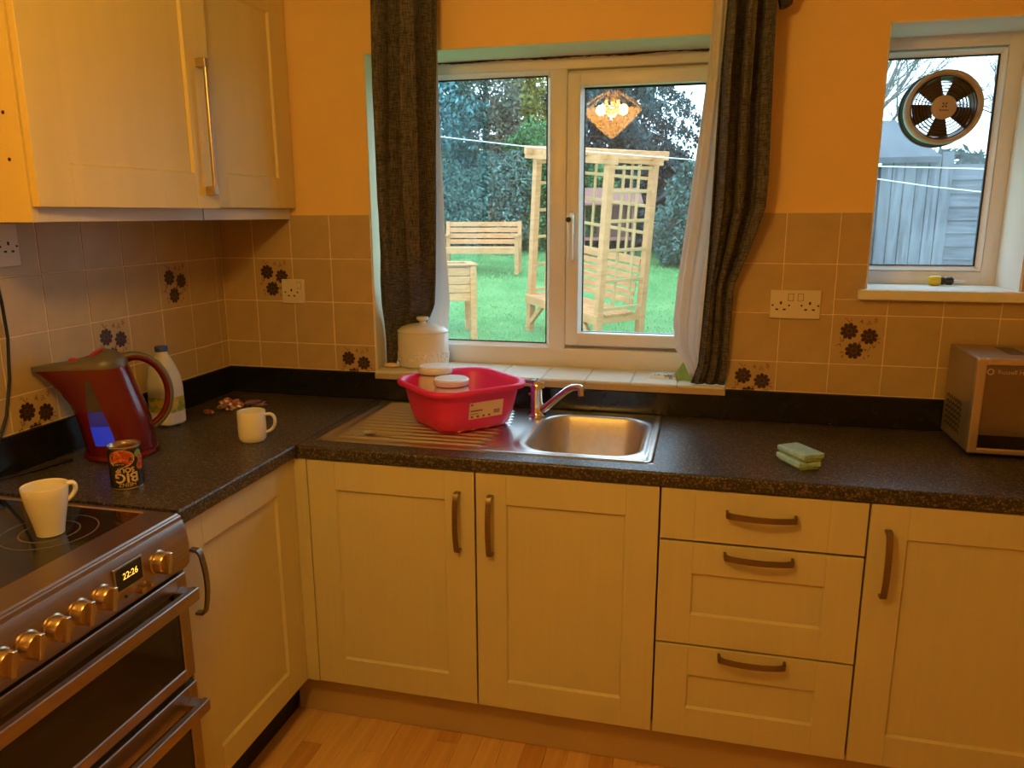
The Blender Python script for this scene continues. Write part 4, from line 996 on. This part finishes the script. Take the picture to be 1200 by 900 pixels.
Lr = [(2.36, .668, .890, -.085, .024), (2.2, .664, .884, -.085, .032), (1.95, .653, .880, -.082, .034), (1.6, .643, .874, -.075, .032), (1.42, .640, .862, -.055, .026), (1.33, .632, .838, -.020, .016, .03), (1.24, .612, .800, .050, .012, .06), (1.18, .606, .755, .095, .008, .08), (1.12, .606, .690, .100, .005, .06), (1.05, .606, .640, .088, .003, .03), (SZ+.004, .608, .634, .08, .003, .02)]
curtain(t, 'curtain_fabric', M['fabric'], Lr, 2.2, 2.3)
Ll = [(2.36, .69, .86, -.018, .004), (1.95, .68, .86, -.018, .004), (1.6, .66, .866, -.012, .005), (1.42, .655, .858, .01, .008, .03), (1.33, .65, .846, .05, .006, .06), (1.24, .64, .826, .11, .004, .08), (1.15, .66, .810, .16, .003, .03), (1.08, .72, .808, .182, .003), (SZ+.004, .74, .806, .183, .003)]
curtain(t, 'lining', M['lining'], Ll, 2, .4, amp=.8)
t = thing('curtain', 'charcoal woven curtain with white lining edge reaching the right end of the sill', 'curtain', (1.77, -.05, SZ))
Rr = [(2.36, 1.752, 1.890, -.085, .022), (2.15, 1.744, 1.872, -.085, .024), (1.95, 1.735, 1.873, -.080, .026), (1.66, 1.730, 1.882, -.072, .024), (1.57, 1.729, 1.880, -.066, .022), (1.45, 1.727, 1.846, -.055, .018), (1.34, 1.724, 1.806, -.045, .014), (1.16, 1.716, 1.804, -.032, .010), (1.08, 1.712, 1.802, -.030, .009), (SZ+.004, 1.692, 1.797, -.012, .008)]
curtain(t, 'curtain_fabric', M['fabric'], Rr, 2.6, 1.2)
Rl = [(2.36, 1.715, 1.80, -.05, .006), (2.15, 1.708, 1.80, -.05, .006), (1.95, 1.700, 1.80, -.045, .007), (1.73, 1.679, 1.80, -.035, .008), (1.53, 1.658, 1.79, -.028, .010), (1.345, 1.638, 1.77, -.02, .010), (1.21, 1.630, 1.76, -.015, .009), (1.127, 1.640, 1.75, -.008, .008), (1.08, 1.670, 1.75, .002, .006), (SZ+.02, 1.69, 1.75, .005, .004)]
curtain(t, 'lining', M['lining'], Rl, 2, .8)
mb = MB().lathe([(0, -.05), (.03, -.045), (.045, -.01), (.05, .02), (.035, .05), (0, .055)], n=20).map(lambda q: (1.905+q.x*.55, -.07+q.y*.6, 2.165+q.z*1.1+.2*q.x)); mb.build('gathered_fold', M['fabric'], t, world=True, smooth=60)
t = thing('curtain_pole', 'dark curtain pole above the window carrying both curtains', 'curtain pole', (1.24, -.085, 2.375))
MB().cyl((.5, -.085, 2.375), (2.05, -.085, 2.375), .012, n=16).build('pole', M['handle'], t, world=True, smooth=40)
for x_ in (.5, 2.05): MB().lathe([(0, -.03), (.018, -.02), (.024, 0), (.018, .02), (0, .03)], (x_, -.085, 2.375), 20, ((0, 1, 0), (0, 0, 1), (1, 0, 0))).build('finial', M['handle'], t, world=True, smooth=50)
for x_ in (.56, 1.99): MB().box(x_-.01, x_+.01, -.085, -.001, 2.365, 2.385, .002).build('bracket', M['handle'], t, world=True)

# ================================================================ pendant lamp (seen reflected in the window)
lx, ly, lz = 1.128, -1.98, 2.15
t = thing('pendant_lamp', 'pine slat pendant lamp whose glow is mirrored in the window glass', 'lamp', (lx, ly, ZC))
MB().cyl((lx, ly, lz+.12), (lx, ly, ZC), .004, n=8).build('cord', M['cable'], t, world=True)
MB().lathe([(.05, -.012), (.05, 0), (0, 0)], (lx, ly, ZC), 24).build('ceiling_rose', M['lampwood'], t, world=True)
MB().lathe([(.03, 0), (.034, .02), (.03, .05), (.012, .055), (0, .055)], (lx, ly, lz+.08), 20).build('lamp_holder', M['lampwood'], t, world=True, smooth=40)
for k in range(12):
    a_ = 2*math.pi*k/12; d_ = Vector((math.cos(a_), math.sin(a_), 0)); o_ = Vector((lx, ly, 0))
    MB().beam(o_+d_*.035+Vector((0, 0, lz+.135)), o_+d_*.185+Vector((0, 0, lz+.045)), .012, .005).build('slat', M['lampwood'], t, world=True)
shade = bpy.data.materials.new('woven_translucent_shade'); shade.use_nodes = True; nt = shade.node_tree; N = nt.nodes; L_ = nt.links
N.remove(N['Principled BSDF']); a_ = N.new('ShaderNodeBsdfTranslucent'); a_.inputs[0].default_value = (.9, .6, .32, 1); b_ = N.new('ShaderNodeBsdfTransparent'); x_ = N.new('ShaderNodeMixShader')
wv = N.new('ShaderNodeTexWave'); wv.inputs['Scale'].default_value = 60; tc_ = N.new('ShaderNodeTexCoord'); L_.new(tc_.outputs['Object'], wv.inputs['Vector'])
mr_ = N.new('ShaderNodeMapRange'); mr_.inputs[3].default_value = .45; mr_.inputs[4].default_value = .85; L_.new(wv.outputs['Fac'], mr_.inputs[0]); L_.new(mr_.outputs[0], x_.inputs[0]); L_.new(a_.outputs[0], x_.inputs[1]); L_.new(b_.outputs[0], x_.inputs[2]); L_.new(x_.outputs[0], N['Material Output'].inputs[0])
MB().lathe([(.185, .025), (.12, -.045), (.05, -.11), (.012, -.14)], (lx, ly, lz), 8).build('shade', shade, t, world=True, recalc=False)
bulbm = mat('glowing_bulb', (1, .8, .5), .4, emit=(1, .62, .25), estr=14)
for k in range(3):
    a_ = 2*math.pi*k/3+.4; d_ = Vector((math.cos(a_), math.sin(a_), 0))*.04; c_ = Vector((lx, ly, lz+.03))+d_
    MB().lathe([(0, -.035), (.016, -.028), (.022, -.008), (.018, .014), (.010, .028), (.010, .05), (0, .05)], c_, 18).build('bulb', bulbm, t, world=True, smooth=60)
    ld = bpy.data.lights.new('bulb_light', 'POINT'); ld.energy = LAMP_W/3; ld.color = LAMP_COL; ld.shadow_soft_size = .03
    lo = bpy.data.objects.new('bulb_light', ld); COL.objects.link(lo); lo.location = c_+d_*.9+Vector((0, 0, -.01)); lo.parent = t; lo.matrix_parent_inverse = Matrix.Translation((-lx, -ly, -ZC))

# ================================================================ garden
GN = Vector((.0634, -.0805, .9947))
def gz(x, y): return .195-.064*(x+.277)+.081*(y-6.41)
mb = MB().grid(lambda u, v: (-16+36*u, .34+23*v, gz(-16+36*u, .34+23*v)), 40, 30)
lawn = struct(mb.build('lawn', M['grass'], recalc=False), None); lawn['label'] = 'bright green lawn rising gently away from the house'
rg = np.random.default_rng(5); nb = 60000
bx = rg.uniform(-7, 4.5, nb); by = 3+11*rg.random(nb)**1.0; bzv = .195-.064*(bx+.277)+.081*(by-6.41)
an = rg.uniform(0, 6.28, nb); hh = rg.uniform(.015, .045, nb); ww = .006
P = np.zeros((nb, 3, 3)); P[:, 0] = np.stack([bx-ww*np.cos(an), by-ww*np.sin(an), bzv], 1); P[:, 1] = np.stack([bx+ww*np.cos(an), by+ww*np.sin(an), bzv], 1)
P[:, 2] = np.stack([bx+rg.normal(0, .012, nb), by+rg.normal(0, .012, nb), bzv+hh], 1)
def tri_mesh(name, P, k, m):
    n_ = P.shape[0]; me = bpy.data.meshes.new(name); me.vertices.add(n_*k); me.vertices.foreach_set('co', P.reshape(-1).astype(np.float32))
    me.loops.add(n_*k); me.loops.foreach_set('vertex_index', np.arange(n_*k, dtype=np.int32)); me.polygons.add(n_)
    me.polygons.foreach_set('loop_start', np.arange(0, n_*k, k, dtype=np.int32)); me.update(); me.validate(); me.materials.append(m); return me
o = bpy.data.objects.new('grass', tri_mesh('grass', P, 3, M['blade'])); COL.objects.link(o); o.parent = lawn; o['kind'] = 'stuff'

def leaves(blobs, n_, size, seed, droop=0):
    g_ = np.random.default_rng(seed); vol = np.array([b[3]*b[4]*b[5] for b in blobs])**.67; ch = g_.choice(len(blobs), n_, p=vol/vol.sum()); B_ = np.array(blobs)[ch]
    d_ = g_.normal(size=(n_, 3)); d_ /= np.linalg.norm(d_, axis=1)[:, None]; rad = 1-.32*g_.random(n_)**1.6+.10*g_.normal(size=n_)*.5
    lump = 1+.16*np.sin(d_[:, 0]*7+B_[:, 0]*3)*np.sin(d_[:, 2]*6+B_[:, 1])
    C_ = B_[:, :3]+d_*B_[:, 3:6]*(rad*lump)[:, None]
    a_ = g_.normal(size=(n_, 3)); a_ += d_*.4; a_[:, 2] -= droop; a_ /= np.linalg.norm(a_, axis=1)[:, None]; b_ = np.cross(a_, g_.normal(size=(n_, 3))); b_ /= np.linalg.norm(b_, axis=1)[:, None]
    s_ = size*(.6+.8*g_.random(n_))[:, None]
    return np.stack([C_-a_*s_, C_+b_*s_*.42, C_+a_*s_, C_-b_*s_*.42], 1)
def tree(name, label, x, y, blobs, n_, size, m, seed, trunk=.09, group=None, droop=0, cat='tree'):
    z0 = gz(x, y); t_ = thing(name, label, cat, (x, y, z0), group=group)
    P_ = leaves([(b[0], b[1], b[2], b[3], b[4], b[5]) for b in blobs], n_, size, seed, droop)
    o_ = bpy.data.objects.new('foliage', tri_mesh('foliage', P_, 4, m)); COL.objects.link(o_); o_.parent = t_
    top = max(b[2] for b in blobs); MB().tube([(0, 0, -.05), (.03, 0, top*.5), (0, .03, top)], [trunk, trunk*.7, trunk*.3], 8).build('trunk', M['bark'], t_)
    return t_
M['lf_blue'] = leafmat('blue_green_conifer', (.035, .105, .115), (.14, .29, .30))
M['lf_brown'] = leafmat('brownish_conifer', (.060, .082, .055), (.20, .20, .135))
M['lf_yellow'] = leafmat('golden_conifer', (.26, .27, .045), (.52, .48, .14))
M['lf_green'] = leafmat('fresh_green_shrub', (.035, .13, .045), (.12, .30, .10))
M['lf_dark'] = leafmat('dark_spruce', (.018, .045, .045), (.07, .125, .125))
M['lf_teal'] = leafmat('grey_green_conifer', (.045, .11, .095), (.18, .29, .24))
G_ = 'trees and shrubs along the end of the garden'
def col_blobs(h, r, k, seed):
    q = random.Random(seed); out = []
    for i in range(k):
        f = (i+.5)/k; rr = r*(1.05-.62*f)*(.85+.3*q.random()); out.append((q.uniform(-.25, .25)*r, q.uniform(-.25, .25)*r, h*f, rr, rr, h/k*.95))
    return out
tree('conifer', 'tall blue-green conifer at the curtain side of the garden hedge', -4.3, 13.2, col_blobs(5.6, 1.6, 6, 1), 30000, .06, M['lf_blue'], 11, group=G_)
tree('conifer', 'tall brownish green conifer behind the garden bench', -2.85, 13.6, col_blobs(5.4, 1.1, 6, 2), 24000, .052, M['lf_brown'], 12, group=G_)
tree('conifer', 'golden yellow-green conifer rising behind the shrubs', -2.55, 16.2, col_blobs(6.0, 1.35, 6, 3), 16000, .075, M['lf_yellow'], 13, group=G_)
tree('shrub', 'rounded fresh green shrub left of the arbour', -1.75, 13.3, [(0, 0, 1.1, .85, .7, 1.1), (.15, 0, 1.85, .72, .65, .7), (-.3, -.2, .7, .7, .6, .7)], 18000, .045, M['lf_green'], 14, .05, G_, cat='shrub')
tree('shrub', 'dark leafy shrub at the foot of the brownish conifer', -2.75, 12.6, [(0, 0, .75, 1.0, .6, .8), (.5, .1, 1.2, .7, .5, .7), (-.7, 0, 1.1, .7, .5, .8)], 18000, .042, M['lf_teal'], 15, .05, G_, cat='shrub')
tree('shrub', 'low green shrub between the bench and the arbour', -1.15, 13.6, [(0, 0, .6, .7, .5, .65), (.5, .2, 1.0, .6, .5, .7)], 10000, .045, M['lf_green'], 16, .04, G_, cat='shrub')
tree('conifer', 'dark hedge conifer behind the trellis of the arbour', -.45, 15.2, col_blobs(2.9, 1.1, 5, 8), 12000, .08, M['lf_dark'], 17, group=G_)
tree('conifer', 'dark hedge conifer next to the red playhouse', .75, 16.2, col_blobs(1.9, 1.1, 5, 9), 10000, .08, M['lf_dark'], 19, group=G_)
tree('conifer', 'grey-green conifer bush by the right curtain', 1.38, 12.4, [(0, 0, .7, .62, .6, .75), (.15, 0, 1.35, .55, .5, .55), (.5, .1, .5, .6, .6, .6)], 16000, .045, M['lf_teal'], 18, .05, G_, droop=.3)
# spruce with hanging branches against the sky
t = thing('spruce_tree', 'large dark spruce with drooping branches above the arbour', 'tree', (-.25, 15.0, gz(-.25, 15.0)), group=G_)
MB().tube([(0, 0, 0), (.05, 0, 3), (0, 0, 6.5)], [.16, .12, .05], 10).build('trunk', M['bark'], t)
br = MB(); q = random.Random(21); lv = []
for i in range(70):
    z_ = 1.9+3.6*(i/70)+q.uniform(-.1, .1); a_ = q.uniform(0, 6.28); Lb = (2.1-.28*(z_-1.9))*q.uniform(.6, 1.1); c_, s_ = math.cos(a_), math.sin(a_)
    pth = [Vector((c_*Lb*f, s_*Lb*f, z_+.12*math.sin(f*2.5)-.55*f*f)) for f in (0, .25, .5, .75, 1)]; br.tube(pth, [.028, .022, .016, .010, .005], 5)
    for f in np.linspace(.2, 1, 13):
        k = min(3, int(f*4)); p_ = pth[k].lerp(pth[k+1], f*4-k)
        for j in range(9): lv.append((p_.x+q.gauss(0, .06), p_.y+q.gauss(0, .06), p_.z-abs(q.gauss(0, .13)), .05, .05, .07))
br.build('branches', M['bark'], t)
P_ = leaves(lv, 26000, .055, 22, 1.2); o_ = bpy.data.objects.new('foliage', tri_mesh('foliage', P_, 4, M['lf_dark'])); COL.objects.link(o_); o_.parent = t

# arbour seat, leaning with the lawn
A0 = Vector((-.277, 6.409, .195)); wv_ = Vector((.7401, -.6649, -.1009)); dv_ = Vector((.6695, .7426, .0174)); nv_ = GN
def AB(u, d_, h): return A0+wv_*u+dv_*d_+nv_*h
arb = thing('garden_arbour', 'new pine garden arbour seat with trellis sides on the lawn', 'arbour', tuple(A0))
AW, AD, AH = 1.226, .612, 2.0
def bm_(p0, p1, wd, th, nm, m='wood', up=None, par=None): return MB().beam(p0, p1, wd, th, up or nv_, .004).build(nm, M[m], par or arb, world=True)
for u, d_ in ((0, 0), (AW, 0), (0, AD), (AW, AD)): bm_(AB(u, d_, -.03), AB(u, d_, AH), .075, .075, 'post', up=dv_)
for d_ in (0, AD): bm_(AB(-.16, d_-.045, AH+.03), AB(AW+.16, d_-.045, AH+.03), .045, .10, 'beam')
for u in (-.02, AW+.02): bm_(AB(u, -.16, AH+.075), AB(u, AD+.16, AH+.075), .05, .09, 'cross_beam')
for u in (.3, .62, .93): bm_(AB(u, -.13, AH+.085), AB(u, AD+.13, AH+.085), .045, .07, 'cross_beam')
for u in (0, AW):               # side trellis
    for d_ in (.20, .41): bm_(AB(u, d_, .52), AB(u, d_, AH-.02), .032, .018, 'trellis_upright', 'woodgreen', dv_)
    for h_ in (.50, .80, 1.12, 1.42, 1.72, 1.95): bm_(AB(u+.02, .03, h_), AB(u+.02, AD-.03, h_), .018, .034, 'trellis_rail', 'woodgreen')
for u in (.3, .6, .9): bm_(AB(u, AD, .98), AB(u, AD, AH-.02), .032, .018, 'trellis_upright', 'woodgreen', dv_)
for h_ in (1.0, 1.28, 1.56, 1.84): bm_(AB(.03, AD-.02, h_), AB(AW-.03, AD-.02, h_), .018, .034, 'trellis_rail', 'woodgreen')
for k in range(5): bm_(AB(-.03, -.02+k*.105+.03, .435), AB(AW+.03, -.02+k*.105+.03, .435), .092, .022, 'seat_slat')
bm_(AB(-.04, -.045, .39), AB(AW+.04, -.045, .39), .028, .10, 'seat_rail')
for u in (.0, AW): bm_(AB(u, .03, .385), AB(u, AD-.03, .385), .03, .09, 'seat_rail')
for k in range(6): bm_(AB(.04, AD-.10+k*.012, .54+k*.085), AB(AW-.04, AD-.10+k*.012, .54+k*.085), .02, .066, 'back_slat')
for u, s_ in ((.02, 1), (AW-.02, -1)): bm_(AB(u, -.01, .10), AB(u+s_*.24, -.01, .36), .045, .05, 'brace')
bm_(AB(AW/2, AD-.12, .40), AB(AW/2, AD-.06, .98), .05, .03, 'back_support', up=wv_)

# garden bench
bo = Vector((-1.95, 10.15, gz(-1.95, 10.15))); t = thing('garden_bench', 'pine garden bench with slatted back beyond the planter', 'bench', tuple(bo), R(8))
BWd = 1.24
def bb(p0, p1, wd, th, nm): MB().beam(p0, p1, wd, th, (0, 0, 1), .004).build(nm, M['wood'], t)
for x_ in (-BWd/2, BWd/2):
    bb((x_, -.25, -.02), (x_, -.25, .60), .065, .065, 'leg'); bb((x_, .25, -.02), (x_, .32, .84), .065, .065, 'leg'); bb((x_, -.32, .61), (x_, .30, .61), .07, .035, 'armrest'); bb((x_, -.25, .36), (x_, .27, .36), .03, .08, 'side_rail')
for k in range(5): bb((-BWd/2, -.24+k*.105, .41), (BWd/2, -.24+k*.105, .41), .09, .022, 'seat_slat')
bb((-BWd/2, -.27, .36), (BWd/2, -.27, .36), .03, .09, 'front_rail')
for k in range(4): bb((-BWd/2, .275+k*.012, .50+k*.098), (BWd/2, .275+k*.012, .50+k*.098), .022, .078, 'back_slat')

# raised planter
po = Vector((-1.24, 5.80, gz(-1.0, 5.9))); t = thing('wooden_planter', 'raised pine planter trough on legs close to the curtain', 'planter', tuple(po), R(25))
PW, PD = .80, .46
def pb(p0, p1, wd, th, nm): MB().beam(p0, p1, wd, th, (0, 0, 1), .004).build(nm, M['wood'], t)
for x_ in (-PW/2, PW/2):
    for y_ in (-PD/2, PD/2): pb((x_, y_, -.03), (x_, y_, .80), .07, .07, 'leg')
for k in range(4):
    z_ = .455+k*.094
    for y_ in (-PD/2-.0, PD/2): pb((-PW/2, y_, z_), (PW/2, y_, z_), .024, .088, 'board')
    for x_ in (-PW/2, PW/2): pb((x_, -PD/2, z_), (x_, PD/2, z_), .024, .088, 'board')
MB().box(-PW/2, PW/2, -PD/2, PD/2, .74, .76).build('soil', M['bark'], t)
for y_ in (-PD/2, PD/2): pb((-PW/2-.05, y_, .815), (PW/2+.05, y_, .815), .09, .022, 'rim_board')
for x_ in (-PW/2, PW/2): pb((x_, -PD/2+.045, .815), (x_, PD/2-.045, .815), .09, .022, 'rim_board')

# little red playhouse and dark roofed shed beyond the arbour
po = Vector((-.25, 13.3, gz(-.25, 13.3))); t = thing('playhouse', 'faded red timber playhouse seen through the arbour trellis', 'playhouse', tuple(po), R(15))
for x_ in (-.5, .5):
    for y_ in (-.35, .35): MB().box(x_-.04, x_+.04, y_-.04, y_+.04, 0, 1.05).build('post', M['redwood'], t)
MB().loft([[(-.66, y_, z_) for y_, z_ in ((-.5, 1.02), (0, 1.32), (.5, 1.02), (.5, .98), (0, 1.26), (-.5, .98))], [(.66, y_, z_) for y_, z_ in ((-.5, 1.02), (0, 1.32), (.5, 1.02), (.5, .98), (0, 1.26), (-.5, .98))]]).build('roof', M['redwood'], t)
MB().box(-.55, .55, -.4, .4, .30, .36).build('floor_deck', M['redwood'], t); MB().box(-.5, .5, .33, .36, .36, 1.0).build('back_panel', M['redwood'], t)
po = Vector((1.9, 14.2, gz(1.9, 14.2))); t = thing('garden_shed', 'dark roofed garden shed beside the grey-green conifer', 'shed', tuple(po), R(-10))
MB().box(-.9, .9, -.6, .6, 0, 1.3).build('wall', M['redwood'], t)
MB().loft([[(x_, y_, z_) for x_, z_ in ((-1.1, 1.15), (0, 1.95), (1.1, 1.15), (1.1, 1.08), (0, 1.86), (-1.1, 1.08))] for y_ in (-.75, .75)]).build('roof', M['slate'], t)

# washing lines
def cordline(pts_, label): tag(MB().tube(pts_, .0035, 6).build('washing_line', M['line'], loc=pts_[len(pts_)//2]), label, 'washing line')
cordline([(-5, 3, 3.0), (-2, 3, 2.40), (-.183, 3, 2.107), (.481, 3, 2.02), (1.6, 3, 1.911), (2.763, 3, 1.846), (3.411, 3, 1.818), (5.5, 3, 1.80), (7, 3, 1.85)], 'white washing line stretched across the garden past both windows')
cordline([(2.0, 3.2, 1.93), (2.765, 3.05, 1.772), (3.1, 3.0, 1.715), (3.404, 2.95, 1.675), (5, 2.8, 1.55)], 'lower white washing line sagging outside the side window')

# weathered shed and gate outside the side window
sy = 5.0
t = thing('weathered_shed', 'weathered grey shed of overlapping horizontal boards behind the gate', 'shed', (3.6, sy+.4, gz(3.6, sy)))
for a, b, top in ((2.55, 3.155, 1.98), (3.735, 4.75, 1.96)):
    z_ = gz(3.6, sy)-.02
    while z_ < top-.05:
        mb = MB(); mb.loft([[(x_, sy+dy, z_+dz) for dy, dz in ((-.034, 0), (.012, 0), (.012, .128), (-.006, .128))] for x_ in (a, b)]); mb.build('board', M['greywoodh'], t, world=True); z_ += .112
MB().box(2.5, 4.8, sy+.012, sy+1.6, gz(3.6, sy)-.02, 1.95).build('inner_wall', M['slate'], t, world=True)
mb = MB(); mb.loft([[(x_, y_, z_) for y_, z_ in ((sy-.12, 2.02), (sy+1.8, 2.52), (sy+1.8, 2.47), (sy-.12, 1.97))] for x_ in (2.45, 3.62)]); mb.build('roof', M['felt'], t, world=True)
t = thing('garden_gate', 'weathered grey gate of wide vertical boards by the shed', 'gate', (3.45, sy-.06, gz(3.5, sy)))
nbd = 6; bwid = (3.73-3.165)/nbd
for k in range(nbd):
    a = 3.165+k*bwid; tz_ = 1.99+.012*k+rnd.uniform(-.01, .01)
    MB().box(a+.003, a+bwid-.003, sy-.065-rnd.uniform(0, .006), sy-.045, gz(3.5, sy)+.02, tz_, .003).build('board', M['greywood'], t, world=True)
for z_ in (.3, 1.7): MB().box(3.17, 3.725, sy-.045, sy-.02, z_-.04, z_+.04).build('ledge', M['greywood'], t, world=True)
tree('shrub', 'glossy dark shrub growing above the weathered gate', 4.15, 6.3, [(0, 0, 1.95, .42, .35, .30), (-.35, 0, 2.05, .3, .3, .22), (0, 0, 1.2, .3, .3, .5)], 3500, .06, M['lf_dark'], 31, .03, None, cat='shrub')
# bare tree behind the shed
def bare(x, y, h, seed, label):
    q = random.Random(seed); t_ = thing('bare_tree', label, 'tree', (x, y, gz(x, y)), group='leafless trees behind the shed'); mb = MB()
    def grow(p, d_, L, r_, lev):
        n_ = p+d_*L; mb.tube([p, (p+n_)/2+Vector((q.gauss(0, .04*L), q.gauss(0, .04*L), 0)), n_], [r_, r_*.85, r_*.65], 5, False)
        if lev == 0: return
        for k in range(3 if lev > 1 else 4):
            v = (d_+Vector((q.gauss(0, .5), q.gauss(0, .5), q.gauss(.1, .35)))).normalized(); grow(n_ if k else (p+n_)/2, v, L*q.uniform(.6, .85), r_*.6, lev-1)
    MB().tube([(0, 0, -.05), (.02, 0, h*.3)], [.09, .07], 8).build('trunk', M['bark'], t_)
    grow(Vector((.02, 0, h*.3)), Vector((0, 0, 1)), h*.26, .05, 6)
    mb.build('branches', M['bark'], t_, recalc=False)
bare(3.9, 10.5, 4.0, 3, 'leafless tree with fine twigs at the fan side of the shed roof')
bare(4.6, 13.0, 5.2, 5, 'tall leafless tree with fine twigs farthest behind the shed')
bare(6.2, 11.0, 4.4, 9, 'leafless tree with fine twigs beyond the glossy shrub')
